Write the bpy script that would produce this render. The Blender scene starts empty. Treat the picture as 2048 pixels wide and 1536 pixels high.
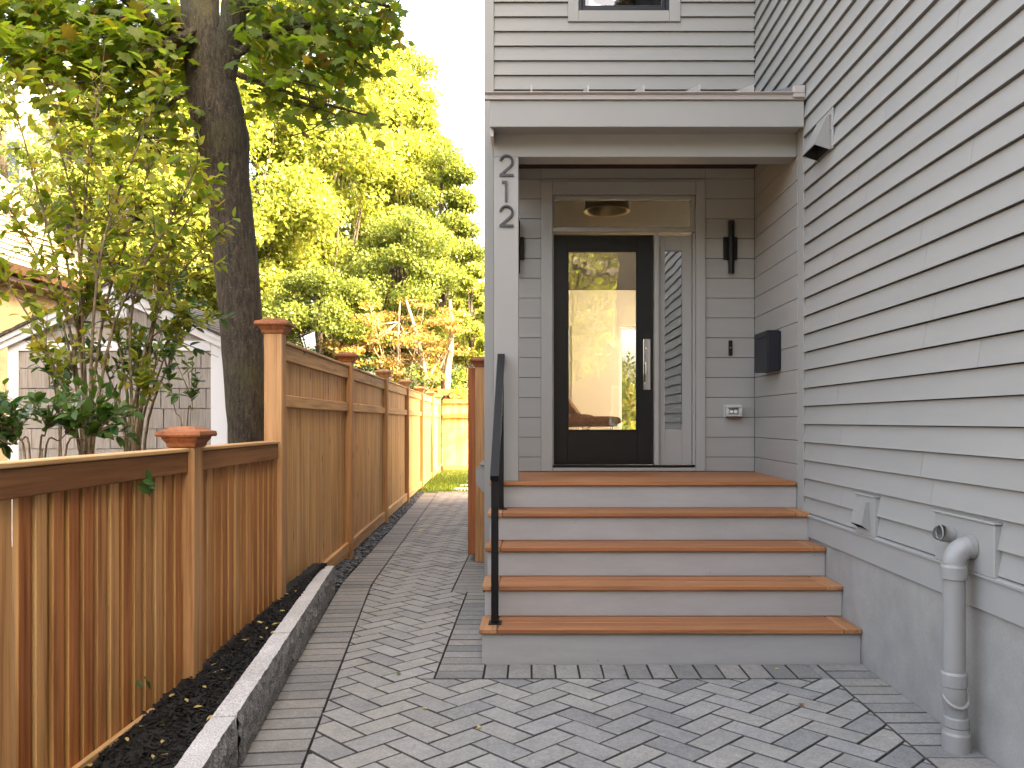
import bpy, math, random
import numpy as np
from mathutils import Vector

random.seed(7)
rng = np.random.default_rng(7)
R = math.radians
S = bpy.context.scene
COL = S.collection

# ------------------------------------------------------------------ camera
FPX = 1648.0                      # focal length in pixels of a 2048 px wide picture
CAMZ = 1.45
cam_d = bpy.data.cameras.new('camera')
cam = bpy.data.objects.new('camera', cam_d)
COL.objects.link(cam)
cam.location = (0, 0, CAMZ)
cam.rotation_euler = (R(90), 0, 0)
cam_d.sensor_width = 36.0
cam_d.lens = FPX / 2048 * 36
cam_d.shift_x = -41 / 2048
cam_d.shift_y = 73 / 2048
cam_d.clip_start = 0.05
cam_d.clip_end = 2000
S.camera = cam

# ------------------------------------------------------------------ light
SUN_EL, SUN_AZ = 33.0, 22.0       # sun stands to the right (+X), a little behind the camera
sdir = Vector((math.cos(R(SUN_EL)) * math.cos(R(SUN_AZ)), -math.cos(R(SUN_EL)) * math.sin(R(SUN_AZ)), math.sin(R(SUN_EL))))
wd = bpy.data.worlds.new('World')
S.world = wd
wd.use_nodes = True
nt = wd.node_tree
nt.nodes.clear()
sky = nt.nodes.new('ShaderNodeTexSky')
sky.sky_type = 'NISHITA'
sky.sun_disc = False
sky.sun_elevation = R(SUN_EL)
sky.sun_rotation = math.atan2(sdir.x, sdir.y)
sky.air_density = 0.8
sky.dust_density = 8.0
sky.ozone_density = 0.0
bg = nt.nodes.new('ShaderNodeBackground')
bg.inputs['Strength'].default_value = 0.15
wo = nt.nodes.new('ShaderNodeOutputWorld')
nt.links.new(sky.outputs[0], bg.inputs[0])
nt.links.new(bg.outputs[0], wo.inputs[0])
sl = bpy.data.lights.new('sun', 'SUN')
sl.energy = 2.15
sl.angle = R(0.5)
sl.color = (1.0, 0.84, 0.6)
so = bpy.data.objects.new('sun', sl)
COL.objects.link(so)
so.rotation_euler = (-sdir).to_track_quat('-Z', 'Y').to_euler()
so.location = (20, -10, 30)

vs = S.view_settings
vs.view_transform = 'Standard'
vs.look = 'None'
vs.exposure = 3.93
vs.use_white_balance = True
vs.white_balance_temperature = 8100
vs.white_balance_tint = 10
vs.gamma = 1.0
S.cycles.max_bounces = 6
S.cycles.diffuse_bounces = 4
S.cycles.glossy_bounces = 3
S.cycles.transparent_max_bounces = 16
S.cycles.caustics_reflective = False
S.cycles.caustics_refractive = False

# ------------------------------------------------------------------ helpers
WLOC = {}


def px(x, y, Y):
    """a point of the place at depth Y that the photograph shows at pixel (x, y)"""
    return Vector(((x - 1065) / FPX * Y, Y, CAMZ + (841 - y) / FPX * Y))


def link(o, parent=None, loc=(0, 0, 0), rz=0.0):
    COL.objects.link(o)
    loc = Vector(loc)
    if parent is not None:
        o.parent = parent
        o.location = loc - WLOC[parent.name]
    else:
        o.location = loc
    o.rotation_euler = (0, 0, rz)
    WLOC[o.name] = loc
    return o


def tag(o, label=None, cat=None, group=None, kind=None):
    if label: o['label'] = label
    if cat: o['category'] = cat
    if group: o['group'] = group
    if kind: o['kind'] = kind
    return o


def empty(name, loc, label=None, cat=None, group=None, kind=None):
    o = bpy.data.objects.new(name, None)
    o.empty_display_size = 0.2
    link(o, None, loc)
    return tag(o, label, cat, group, kind)


class MB:
    def __init__(self):
        self.v, self.f, self.s = [], [], []

    def add(self, vs_, fs_, smooth=False):
        b = len(self.v)
        self.v += [tuple(p) for p in vs_]
        self.f += [tuple(b + i for i in f) for f in fs_]
        self.s += [smooth] * len(fs_)
        return self

    def box(self, x0, x1, y0, y1, z0, z1):
        vs_ = [(x0, y0, z0), (x1, y0, z0), (x1, y1, z0), (x0, y1, z0), (x0, y0, z1), (x1, y0, z1), (x1, y1, z1), (x0, y1, z1)]
        return self.add(vs_, [(3, 2, 1, 0), (4, 5, 6, 7), (0, 1, 5, 4), (1, 2, 6, 5), (2, 3, 7, 6), (3, 0, 4, 7)])

    def cbox(self, x0, x1, y0, y1, z0, z1, c=0.004):
        """box with chamfered edges"""
        lo, hi = (x0, y0, z0), (x1, y1, z1)
        c = min(c, *[(hi[i] - lo[i]) * 0.45 for i in range(3)])
        vs_, idx = [], {}
        for ax in range(3):
            for sx in (0, 1):
                for sy in (0, 1):
                    for sz in (0, 1):
                        s = (sx, sy, sz)
                        p = []
                        for i in range(3):
                            base = hi[i] if s[i] else lo[i]
                            p.append(base if i == ax else base + (-c if s[i] else c))
                        idx[(ax, s)] = len(vs_)
                        vs_.append(tuple(p))
        fs_ = []

        def face(ids):
            a, b_, c_ = [Vector(vs_[i]) for i in ids[:3]]
            n = (b_ - a).cross(c_ - a)
            ctr = sum((Vector(vs_[i]) for i in ids), Vector()) / len(ids)
            mid = Vector([(lo[i] + hi[i]) / 2 for i in range(3)])
            fs_.append(tuple(ids) if n.dot(ctr - mid) > 0 else tuple(reversed(ids)))
        for ax in range(3):
            o1, o2 = [i for i in range(3) if i != ax]
            for sgn in (0, 1):
                ids = []
                for a, b_ in ((0, 0), (1, 0), (1, 1), (0, 1)):
                    s = [0, 0, 0]; s[ax] = sgn; s[o1] = a; s[o2] = b_
                    ids.append(idx[(ax, tuple(s))])
                face(ids)
        for ax in range(3):
            o1, o2 = [i for i in range(3) if i != ax]
            for a in (0, 1):
                for b_ in (0, 1):
                    s0 = [0, 0, 0]; s0[o1] = a; s0[o2] = b_
                    s1 = list(s0); s1[ax] = 1
                    face([idx[(o1, tuple(s0))], idx[(o1, tuple(s1))], idx[(o2, tuple(s1))], idx[(o2, tuple(s0))]])
        for sx in (0, 1):
            for sy in (0, 1):
                for sz in (0, 1):
                    s = (sx, sy, sz)
                    face([idx[(0, s)], idx[(1, s)], idx[(2, s)]])
        return self.add(vs_, fs_)

    def prism(self, poly, z0, z1, cham=0.0):
        """vertical prism over a CCW polygon; cham insets the top edge"""
        n = len(poly)
        vs_ = [(p[0], p[1], z0) for p in poly]
        fs_ = [tuple(reversed(range(n)))]
        if cham > 0:
            vs_ += [(p[0], p[1], z1 - cham) for p in poly]
            ins = inset(poly, cham)
            vs_ += [(p[0], p[1], z1) for p in ins]
            for k in range(2):
                for i in range(n):
                    j = (i + 1) % n
                    fs_.append((k * n + i, k * n + j, (k + 1) * n + j, (k + 1) * n + i))
            fs_.append(tuple(range(2 * n, 3 * n)))
        else:
            vs_ += [(p[0], p[1], z1) for p in poly]
            for i in range(n):
                j = (i + 1) % n
                fs_.append((i, j, n + j, n + i))
            fs_.append(tuple(range(n, 2 * n)))
        return self.add(vs_, fs_)

    def extr(self, prof, ax, a0, a1):
        """extrude a closed 2-D profile along an axis ('x': profile in y,z; 'y': profile in x,z)"""
        n = len(prof)
        if ax == 'x':
            vs_ = [(a0, p[0], p[1]) for p in prof] + [(a1, p[0], p[1]) for p in prof]
        else:
            vs_ = [(p[0], a0, p[1]) for p in prof] + [(p[0], a1, p[1]) for p in prof]
        fs_ = [tuple(range(n)), tuple(reversed(range(n, 2 * n)))]
        for i in range(n):
            j = (i + 1) % n
            fs_.append((j, i, n + i, n + j))
        return self.add(vs_, fs_)

    def sqprof(self, cx, cy, prof):
        """square 'lathe': list of (half width, z)"""
        vs_, fs_ = [], []
        for hw, z in prof:
            vs_ += [(cx - hw, cy - hw, z), (cx + hw, cy - hw, z), (cx + hw, cy + hw, z), (cx - hw, cy + hw, z)]
        for k in range(len(prof) - 1):
            for i in range(4):
                j = (i + 1) % 4
                fs_.append((k * 4 + i, k * 4 + j, k * 4 + 4 + j, k * 4 + 4 + i))
        fs_.append((3, 2, 1, 0))
        m = 4 * (len(prof) - 1)
        fs_.append((m, m + 1, m + 2, m + 3))
        return self.add(vs_, fs_)

    def tube(self, pts, rad, n=10, caps=True, smooth=True):
        pts = [Vector(p) for p in pts]
        if not hasattr(rad, '__len__'):
            rad = [rad] * len(pts)
        vs_, fs_ = [], []
        up = None
        for i, p in enumerate(pts):
            t = (pts[min(i + 1, len(pts) - 1)] - pts[max(i - 1, 0)]).normalized()
            if up is None:
                a = Vector((0, 0, 1)) if abs(t.z) < 0.9 else Vector((1, 0, 0))
                u = t.cross(a).normalized()
            else:
                u = (up - t * up.dot(t)).normalized()
            up = u
            w = t.cross(u)
            for k in range(n):
                an = 2 * math.pi * k / n
                vs_.append(p + (u * math.cos(an) + w * math.sin(an)) * rad[i])
        for i in range(len(pts) - 1):
            for k in range(n):
                l = (k + 1) % n
                fs_.append((i * n + k, i * n + l, (i + 1) * n + l, (i + 1) * n + k))
        self.add(vs_, fs_, smooth)
        if caps:
            self.add(vs_[:n], [tuple(reversed(range(n)))])
            self.add(vs_[-n:], [tuple(range(n))])
        return self

    def lathe(self, c, prof, n=28, smooth=True, caps=True):
        """vertical lathe: list of (radius, z)"""
        def ring(r, z): return [(c[0] + r * math.cos(2 * math.pi * k / n), c[1] + r * math.sin(2 * math.pi * k / n), c[2] + z) for k in range(n)]
        for (r0, z0), (r1, z1) in zip(prof, prof[1:]):
            self.add(ring(r0, z0) + ring(r1, z1), [(k, (k + 1) % n, n + (k + 1) % n, n + k) for k in range(n)], smooth)
        if caps:
            self.add(ring(*prof[0]), [tuple(reversed(range(n)))])
            self.add(ring(*prof[-1]), [tuple(range(n))])
        return self

    def mesh(self, name, m, off=(0, 0, 0)):
        me = bpy.data.meshes.new(name)
        me.from_pydata([(a - off[0], b - off[1], c - off[2]) for a, b, c in self.v], [], self.f)
        me.polygons.foreach_set('use_smooth', self.s)
        me.materials.append(m)
        me.update()
        return me

    def build(self, name, m, parent=None, label=None, cat=None, group=None, kind=None):
        a = np.array(self.v)
        lo, hi = a.min(0), a.max(0)
        off = Vector(((lo[0] + hi[0]) / 2, (lo[1] + hi[1]) / 2, lo[2]))
        o = bpy.data.objects.new(name, self.mesh(name, m, off))
        link(o, parent, off)
        return tag(o, label, cat, group, kind)


def inset(poly, d):
    n = len(poly)
    out = []
    for i in range(n):
        p0, p1, p2 = Vector(poly[i - 1][:2]), Vector(poly[i][:2]), Vector(poly[(i + 1) % n][:2])
        e1, e2 = (p1 - p0).normalized(), (p2 - p1).normalized()
        n1, n2 = Vector((-e1.y, e1.x)), Vector((-e2.y, e2.x))
        b = n1 + n2
        k = max(0.35, 1 + n1.dot(n2))
        out.append(tuple(p1 + b * (d / k)))
    return out


def clip(poly, nx, ny, c):
    """keep the side nx*x + ny*y <= c"""
    out = []
    for i in range(len(poly)):
        a, b = poly[i], poly[(i + 1) % len(poly)]
        da, db = nx * a[0] + ny * a[1] - c, nx * b[0] + ny * b[1] - c
        if da <= 0: out.append(a)
        if (da < 0 < db) or (db < 0 < da):
            t = da / (da - db)
            out.append((a[0] + (b[0] - a[0]) * t, a[1] + (b[1] - a[1]) * t))
    return out


def area(poly):
    return 0.5 * sum(poly[i][0] * poly[(i + 1) % len(poly)][1] - poly[(i + 1) % len(poly)][0] * poly[i][1] for i in range(len(poly)))


def put(name, me, parent, loc, rz=0.0, rx=0.0, ry=0.0):
    o = bpy.data.objects.new(name, me)
    link(o, parent, loc, rz)
    o.rotation_euler = (rx, ry, rz)
    return o


# ------------------------------------------------------------------ materials
def newmat(name):
    m = bpy.data.materials.new(name)
    m.use_nodes = True
    n = m.node_tree.nodes
    b = n['Principled BSDF']
    return m, n, m.node_tree.links, b


def mth(n, l, op, a, b=None, clampit=False):
    x = n.new('ShaderNodeMath'); x.operation = op; x.use_clamp = clampit
    for i, v in enumerate((a, b)):
        if v is None: continue
        if isinstance(v, (int, float)): x.inputs[i].default_value = v
        else: l.new(v, x.inputs[i])
    return x.outputs[0]


def rnd(n, l):
    oi = n.new('ShaderNodeObjectInfo'); ge = n.new('ShaderNodeNewGeometry')
    s = mth(n, l, 'ADD', oi.outputs['Random'], ge.outputs['Random Per Island'])
    return mth(n, l, 'FRACT', s)


def coords(n, l, r=None, scale=(1, 1, 1)):
    tc = n.new('ShaderNodeTexCoord')
    v = tc.outputs['Object']
    if r is not None:
        cx = n.new('ShaderNodeCombineXYZ')
        for i, k in enumerate((37.0, 53.0, 71.0)):
            l.new(mth(n, l, 'MULTIPLY', r, k), cx.inputs[i])
        ad = n.new('ShaderNodeVectorMath'); ad.operation = 'ADD'
        l.new(v, ad.inputs[0]); l.new(cx.outputs[0], ad.inputs[1])
        v = ad.outputs[0]
    mp = n.new('ShaderNodeMapping')
    mp.inputs['Scale'].default_value = scale
    l.new(v, mp.inputs['Vector'])
    return mp.outputs[0]


def noise(n, l, vec, scale, detail=4, rough=0.55, dist=0.0):
    t = n.new('ShaderNodeTexNoise')
    t.inputs['Scale'].default_value = scale
    t.inputs['Detail'].default_value = detail
    t.inputs['Roughness'].default_value = rough
    t.inputs['Distortion'].default_value = dist
    l.new(vec, t.inputs['Vector'])
    return t.outputs[0]


def ramp(n, l, fac, stops):
    r = n.new('ShaderNodeValToRGB')
    e = r.color_ramp.elements
    while len(e) < len(stops): e.new(0.5)
    for i, (p, c) in enumerate(stops):
        e[i].position = p
        e[i].color = (*c, 1) if len(c) == 3 else c
    l.new(fac, r.inputs[0])
    return r.outputs[0]


def mul(n, l, a, b, fac=1.0, mode='MULTIPLY'):
    m = n.new('ShaderNodeMix'); m.data_type = 'RGBA'; m.blend_type = mode
    if isinstance(fac, (int, float)): m.inputs[0].default_value = fac
    else: l.new(fac, m.inputs[0])
    for i, v in ((6, a), (7, b)):
        if isinstance(v, tuple): m.inputs[i].default_value = (*v, 1)
        else: l.new(v, m.inputs[i])
    return m.outputs[2]


def bump(n, l, h, b, strength=0.3, dist=0.01):
    x = n.new('ShaderNodeBump')
    x.inputs['Strength'].default_value = strength
    x.inputs['Distance'].default_value = dist
    l.new(h, x.inputs['Height'])
    l.new(x.outputs[0], b.inputs['Normal'])


def paint(name, col, rough=0.5, var=0.06, bumpy=0.1, scale=3.0, spec=0.4, streak=None, metallic=0.0, speck=0.0):
    m, n, l, b = newmat(name)
    r = rnd(n, l)
    v = coords(n, l, r, streak or (1, 1, 1))
    f = noise(n, l, v, scale, 5)
    f2 = noise(n, l, coords(n, l, r), 120, 3)
    c = ramp(n, l, f, [(0.25, tuple(x * (1 - var) for x in col)), (0.75, tuple(min(1, x * (1 + var)) for x in col))])
    g = ramp(n, l, r, [(0.0, (1 - var, 1 - var, 1 - var)), (1.0, (1, 1, 1))])
    c = mul(n, l, c, g)
    if speck:
        vo = n.new('ShaderNodeTexVoronoi'); vo.inputs['Scale'].default_value = 9.0
        l.new(coords(n, l, r), vo.inputs['Vector'])
        c = mul(n, l, c, ramp(n, l, vo.outputs['Distance'], [(0.02, (0.35, 0.34, 0.33)), (0.05, (1, 1, 1))]))
        gr = ramp(n, l, noise(n, l, coords(n, l, r, (2, 2, 9)), 1.4, 6, .7), [(0.35, (1 - speck, 1 - speck, 1 - speck * 1.1)), (0.6, (1, 1, 1))])
        c = mul(n, l, c, gr)
    l.new(c, b.inputs['Base Color'])
    b.inputs['Roughness'].default_value = rough
    b.inputs['Specular IOR Level'].default_value = spec
    b.inputs['Metallic'].default_value = metallic
    if bumpy: bump(n, l, f2, b, bumpy, 0.003)
    return m


def wood(name, ca, cb, axis, grain=1.0, rough=0.6, knots=True, bumpy=0.25, contrast=0.28):
    """long axis of the grain: 0 x, 1 y, 2 z"""
    m, n, l, b = newmat(name)
    r = rnd(n, l)
    sc = [11 * grain] * 3; sc[axis] = 0.55 * grain
    sc2 = [52 * grain] * 3; sc2[axis] = 1.6 * grain
    v1, v2 = coords(n, l, r, sc), coords(n, l, r, sc2)
    f1 = noise(n, l, v1, 1.0, 5, 0.6, 0.8)
    f2 = noise(n, l, v2, 1.0, 3, 0.6)
    base = ramp(n, l, r, [(0.0, ca), (0.45, tuple((x + y) / 2 for x, y in zip(ca, cb))), (1.0, cb)])
    k = contrast
    g1 = ramp(n, l, f1, [(0.3, (1 - k * 1.2, 1 - k * 1.5, 1 - k * 1.7)), (0.52, (1, 1, 1)), (0.75, (1 + k * .55, 1 + k * .5, 1 + k * .4))])
    g2 = ramp(n, l, f2, [(0.32, (0.70, 0.64, 0.58)), (0.5, (0.97, 0.97, 0.97)), (0.7, (1.1, 1.1, 1.1))])
    c = mul(n, l, mul(n, l, base, g1), g2)
    if knots:
        sk = {0: (4.0, 0.0, 9.0), 1: (0.0, 4.0, 9.0), 2: (0.0, 9.0, 4.0)}[axis]
        vo = n.new('ShaderNodeTexVoronoi'); vo.inputs['Scale'].default_value = 0.6
        l.new(coords(n, l, r, sk), vo.inputs['Vector'])
        kn = ramp(n, l, vo.outputs['Distance'], [(0.05, (0.16, 0.085, 0.045)), (0.085, (0.62, 0.48, 0.38)), (0.15, (1, 1, 1))])
        c = mul(n, l, c, kn)
    l.new(c, b.inputs['Base Color'])
    b.inputs['Roughness'].default_value = rough
    b.inputs['Specular IOR Level'].default_value = 0.3
    bump(n, l, f2, b, bumpy, 0.002)
    return m


def leafmat(name, stops, trans=0.45, rough=0.45, spot=None):
    m, n, l, b = newmat(name)
    ge = n.new('ShaderNodeNewGeometry')
    c = ramp(n, l, ge.outputs['Random Per Island'], stops)
    if spot:
        tc = n.new('ShaderNodeTexCoord')
        f = noise(n, l, tc.outputs['Object'], 22, 3)
        k = ramp(n, l, f, [(0.60, (0, 0, 0)), (0.68, (1, 1, 1))])
        c = mul(n, l, c, spot, k, 'MIX')
    l.new(c, b.inputs['Base Color'])
    b.inputs['Roughness'].default_value = rough
    b.inputs['Specular IOR Level'].default_value = 0.25
    tr = n.new('ShaderNodeBsdfTranslucent')
    tcol = mul(n, l, c, (1.5, 1.5, 0.7))
    l.new(tcol, tr.inputs[0])
    mx = n.new('ShaderNodeMixShader'); mx.inputs[0].default_value = trans
    l.new(b.outputs[0], mx.inputs[1]); l.new(tr.outputs[0], mx.inputs[2])
    l.new(mx.outputs[0], n['Material Output'].inputs[0])
    return m


def glassmat(name, tint=(0.93, 0.95, 0.94), wavy=0.0, ior=1.75):
    m, n, l, b = newmat(name)
    n.remove(b)
    t = n.new('ShaderNodeBsdfTransparent'); t.inputs[0].default_value = (*tint, 1)
    g = n.new('ShaderNodeBsdfGlossy'); g.inputs['Roughness'].default_value = 0.0
    f = n.new('ShaderNodeFresnel'); f.inputs['IOR'].default_value = ior
    mx = n.new('ShaderNodeMixShader')
    l.new(f.outputs[0], mx.inputs[0]); l.new(t.outputs[0], mx.inputs[1]); l.new(g.outputs[0], mx.inputs[2])
    l.new(mx.outputs[0], n['Material Output'].inputs[0])
    if wavy:
        tc = n.new('ShaderNodeTexCoord')
        h = noise(n, l, tc.outputs['Object'], 7, 1)
        x = n.new('ShaderNodeBump'); x.inputs['Strength'].default_value = wavy; x.inputs['Distance'].default_value = 0.01
        l.new(h, x.inputs['Height']); l.new(x.outputs[0], g.inputs['Normal'])
    return m


def pavermat(name, cols):
    m, n, l, b = newmat(name)
    r = rnd(n, l)
    v = coords(n, l, r)
    base = ramp(n, l, r, [(i / (len(cols) - 1), c) for i, c in enumerate(cols)])
    f1 = noise(n, l, v, 6, 4, 0.6)
    f2 = noise(n, l, v, 85, 5, 0.75)
    f3 = noise(n, l, v, 28, 4, 0.65)
    c = mul(n, l, base, ramp(n, l, f1, [(0.3, (0.88, 0.885, 0.9)), (0.7, (1.1, 1.09, 1.07))]))
    c = mul(n, l, c, ramp(n, l, f2, [(0.3, (0.7, 0.7, 0.7)), (0.7, (1.25, 1.25, 1.25))]))
    c = mul(n, l, c, ramp(n, l, f3, [(0.35, (0.88, 0.88, 0.88)), (0.7, (1.1, 1.1, 1.1))]))
    ef = ramp(n, l, noise(n, l, v, 11, 5, 0.7), [(0.66, (0, 0, 0)), (0.8, (0.35, 0.35, 0.35))])
    c = mul(n, l, c, (0.42, 0.42, 0.42), ef, 'MIX')
    l.new(c, b.inputs['Base Color'])
    b.inputs['Roughness'].default_value = 0.82
    b.inputs['Specular IOR Level'].default_value = 0.3
    bump(n, l, f2, b, 0.45, 0.003)
    return m


def stone(name, col, spread=0.5, scale=220, rough=0.85, bumpy=0.6):
    m, n, l, b = newmat(name)
    v = coords(n, l)
    f = noise(n, l, v, scale, 3, 0.7)
    f1 = noise(n, l, v, 5, 4)
    c = ramp(n, l, f, [(0.34, tuple(x * (1 - spread) for x in col)), (0.5, col), (0.66, tuple(min(1, x * (1 + spread)) for x in col))])
    c = mul(n, l, c, ramp(n, l, f1, [(0.3, (0.85, 0.85, 0.85)), (0.7, (1.08, 1.08, 1.08))]))
    l.new(c, b.inputs['Base Color'])
    b.inputs['Roughness'].default_value = rough
    bump(n, l, f, b, bumpy, 0.004)
    return m


def flat(name, col, rough=0.5, metallic=0.0, spec=0.5, emit=None, estr=0.0):
    m, n, l, b = newmat(name)
    b.inputs['Base Color'].default_value = (*col, 1)
    b.inputs['Roughness'].default_value = rough
    b.inputs['Metallic'].default_value = metallic
    b.inputs['Specular IOR Level'].default_value = spec
    if emit:
        b.inputs['Emission Color'].default_value = (*emit, 1)
        b.inputs['Emission Strength'].default_value = estr
    return m


def bark(name, col, scale=26, lichen=True):
    m, n, l, b = newmat(name)
    v = coords(n, l, None, (1, 1, 0.22))
    f = noise(n, l, v, scale, 6, 0.65, 0.5)
    c = ramp(n, l, f, [(0.34, tuple(x * 0.3 for x in col)), (0.5, col), (0.68, tuple(x * 2.0 for x in col))])
    if lichen:
        v2 = coords(n, l)
        k = ramp(n, l, noise(n, l, v2, 55, 3, 0.75), [(0.60, (0, 0, 0)), (0.68, (1, 1, 1))])
        c = mul(n, l, c, (0.16, 0.155, 0.12), k, 'MIX')
        k2 = ramp(n, l, noise(n, l, v2, 3, 3), [(0.5, (0, 0, 0)), (0.7, (0.5, 0.5, 0.5))])
        c = mul(n, l, c, (0.09, 0.09, 0.035), k2, 'MIX')
    l.new(c, b.inputs['Base Color'])
    b.inputs['Roughness'].default_value = 0.9
    bump(n, l, f, b, 1.0, 0.05)
    return m


GREY = (0.298, 0.293, 0.273)
M = {}
M['siding'] = paint('siding_paint', GREY, 0.55, 0.05, 0.12, 2.0, 0.35, (3, 0.5, 3))
M['siding_x'] = paint('siding_paint_front', GREY, 0.55, 0.05, 0.12, 2.0, 0.35, (0.5, 3, 3))
M['trim'] = paint('trim_paint', (0.312, 0.307, 0.288), 0.5, 0.03, 0.08, 2.0, 0.35)
M['riser'] = paint('riser_paint', (0.36, 0.352, 0.338), 0.5, 0.05, 0.1, 1.6, 0.35, speck=0.09)
M['found'] = stone('foundation_render', (0.30, 0.288, 0.265), 0.05, 60, 0.8, 0.25)
M['wall_back'] = flat('wall_sheathing', (0.03, 0.029, 0.027), 0.9)
M['brown_metal'] = paint('bronze_metal', (0.40, 0.365, 0.34), 0.35, 0.04, 0, 3, 0.5)
M['roof_metal'] = paint('roof_metal', (0.2, 0.18, 0.19), 0.35, 0.05, 0, 3, 0.5)
M['soffit_wood'] = wood('soffit_wood', (0.05, 0.018, 0.012), (0.07, 0.024, 0.015), 0, knots=False)
M['door'] = paint('door_paint', (0.0085, 0.0078, 0.0072), 0.42, 0.12, 0.05, 3, 0.22)
M['black'] = paint('black_metal', (0.006, 0.0061, 0.0066), 0.42, 0.1, 0.05, 8, 0.22)
M['mail'] = paint('mailbox_paint', (0.01, 0.0115, 0.016), 0.4, 0.1, 0.05, 6, 0.3)
M['number'] = paint('number_metal', (0.036, 0.036, 0.04), 0.45, 0.08, 0.05, 8, 0.5)
M['chrome'] = flat('polished_nickel', (0.75, 0.72, 0.68), 0.08, 1.0)
M['pipe'] = paint('painted_pipe', (0.27, 0.265, 0.252), 0.38, 0.03, 0.08, 4, 0.5)
M['plastic'] = paint('outlet_plastic', (0.46, 0.45, 0.43), 0.4, 0.05, 0, 5, 0.5)
M['white'] = paint('white_trim', (0.78, 0.79, 0.8), 0.5, 0.02, 0.05, 3, 0.3)
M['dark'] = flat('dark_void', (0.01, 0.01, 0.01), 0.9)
M['deckx'] = wood('deck_wood', (0.30, 0.112, 0.045), (0.38, 0.165, 0.07), 0, 0.8, 0.5, False, 0.15, 0.22)
M['decky'] = wood('deck_wood_end', (0.31, 0.13, 0.052), (0.4, 0.19, 0.085), 1, 0.8, 0.5, False, 0.15, 0.22)
M['cedar_z'] = wood('cedar_upright', (0.68, 0.42, 0.19), (0.57, 0.31, 0.125), 2, contrast=0.34)
M['cedar_low'] = wood('cedar_low_boards', (0.58, 0.31, 0.125), (0.43, 0.155, 0.05), 2, contrast=0.40)
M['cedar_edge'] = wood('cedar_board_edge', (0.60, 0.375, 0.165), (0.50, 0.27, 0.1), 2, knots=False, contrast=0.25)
M['cedar_y'] = wood('cedar_rail', (0.64, 0.39, 0.18), (0.55, 0.31, 0.13), 1)
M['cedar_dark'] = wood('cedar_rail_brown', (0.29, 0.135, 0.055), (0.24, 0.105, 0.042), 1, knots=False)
M['cedar_x'] = wood('cedar_back_rail', (0.5, 0.26, 0.1), (0.42, 0.2, 0.07), 0)
M['cedar_post'] = wood('cedar_post', (0.52, 0.285, 0.13), (0.46, 0.23, 0.09), 2)
M['cedar_cap'] = wood('cedar_cap', (0.27, 0.09, 0.034), (0.32, 0.115, 0.045), 1, knots=False)
M['cedar_red'] = wood('gate_wood', (0.32, 0.10, 0.035), (0.36, 0.13, 0.05), 2)
M['granite'] = stone('granite_lit_top', (0.50, 0.49, 0.48), 0.45, 130, 0.85, 0.3)  # kerb top: sky light on it is put into a paler colour
M['granite_shaded'] = stone('granite_shaded_split_face', (0.17, 0.167, 0.162), 0.75, 120, 0.92, 1.0)  # same stone as the top, with its shade painted into the colour
M['paver'] = pavermat('paver_concrete', [(0.231, 0.226, 0.217), (0.280, 0.267, 0.246), (0.303, 0.285, 0.254), (0.197, 0.193, 0.188), (0.305, 0.294, 0.276), (0.254, 0.244, 0.227), (0.320, 0.301, 0.271)])
M['paver_edge'] = pavermat('paver_border_concrete', [(0.195, 0.189, 0.180), (0.235, 0.223, 0.205), (0.243, 0.228, 0.205), (0.167, 0.163, 0.157), (0.258, 0.247, 0.228), (0.249, 0.227, 0.203)])
M['paver_side'] = stone('dark_paver_side', (0.065, 0.06, 0.053), 0.4, 80)  # darker tone for the paver sides
M['sand'] = stone('joint_sand', (0.02, 0.018, 0.016), 0.5, 200)
M['mulch'] = stone('black_mulch', (0.008, 0.0072, 0.0066), 0.6, 90, 0.9, 0.8)
M['mulch_chip'] = paint('mulch_chip', (0.009, 0.008, 0.0072), 0.75, 0.6, 0.3, 20)
M['pebble'] = paint('dark_pebble', (0.05, 0.053, 0.058), 0.5, 0.45, 0.1, 12, 0.5)
M['drive'] = stone('driveway_concrete', (0.22, 0.215, 0.205), 0.15, 40)
M['street'] = stone('street_asphalt', (0.09, 0.09, 0.088), 0.3, 60)
M['soil'] = stone('soil', (0.07, 0.055, 0.035), 0.5, 12)
M['lawn'] = stone('lawn_base', (0.05, 0.085, 0.02), 0.5, 30)
M['slab'] = stone('pale_slab', (0.42, 0.41, 0.38), 0.2, 60)
M['bark'] = bark('maple_bark', (0.05, 0.039, 0.027), 40)
M['bark2'] = bark('pale_bark', (0.25, 0.19, 0.14), 14, False)
M['twig'] = bark('shrub_bark', (0.2, 0.15, 0.085), 40, False)
M['glass'] = glassmat('door_glass', (0.95, 0.95, 0.93), 0.05, 2.0)
M['glass_wavy'] = glassmat('sidelight_glass', (0.85, 0.85, 0.82), 0.02, 3.2)
M['glass_dark'] = glassmat('window_glass', (0.8, 0.84, 0.85), 0.05, 2.2)
M['shade'] = paint('dark_backing_cloth', (0.10, 0.085, 0.065), 0.8, 0.05)  # cloth of the dark sheet added behind the sidelight
_m, _n, _l, _b = newmat('fill_blind_cloth')
_t = _n.new('ShaderNodeBsdfTranslucent'); _t.inputs[0].default_value = (.62, .64, .66, 1)
_l.new(_t.outputs[0], _n['Material Output'].inputs[0])
M['fill_sheer'] = _m  # cloth of the added blind that spreads sun into the room
M['plaster'] = paint('interior_plaster', (0.72, 0.68, 0.59), 0.7, 0.02, 0.05, 3, 0.2)
M['int_ceiling'] = flat('interior_ceiling', (0.03, 0.026, 0.019), 0.8)
M['oak'] = wood('interior_oak_floor', (0.4, 0.24, 0.11), (0.46, 0.29, 0.14), 1, knots=False)
M['wool'] = paint('brown_wool', (0.28, 0.15, 0.06), 0.95, 0.3, 0.6, 30, 0.1)
M['lamp_metal'] = flat('lamp_shade_metal', (0.3, 0.26, 0.19), 0.35, 0.6)
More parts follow.
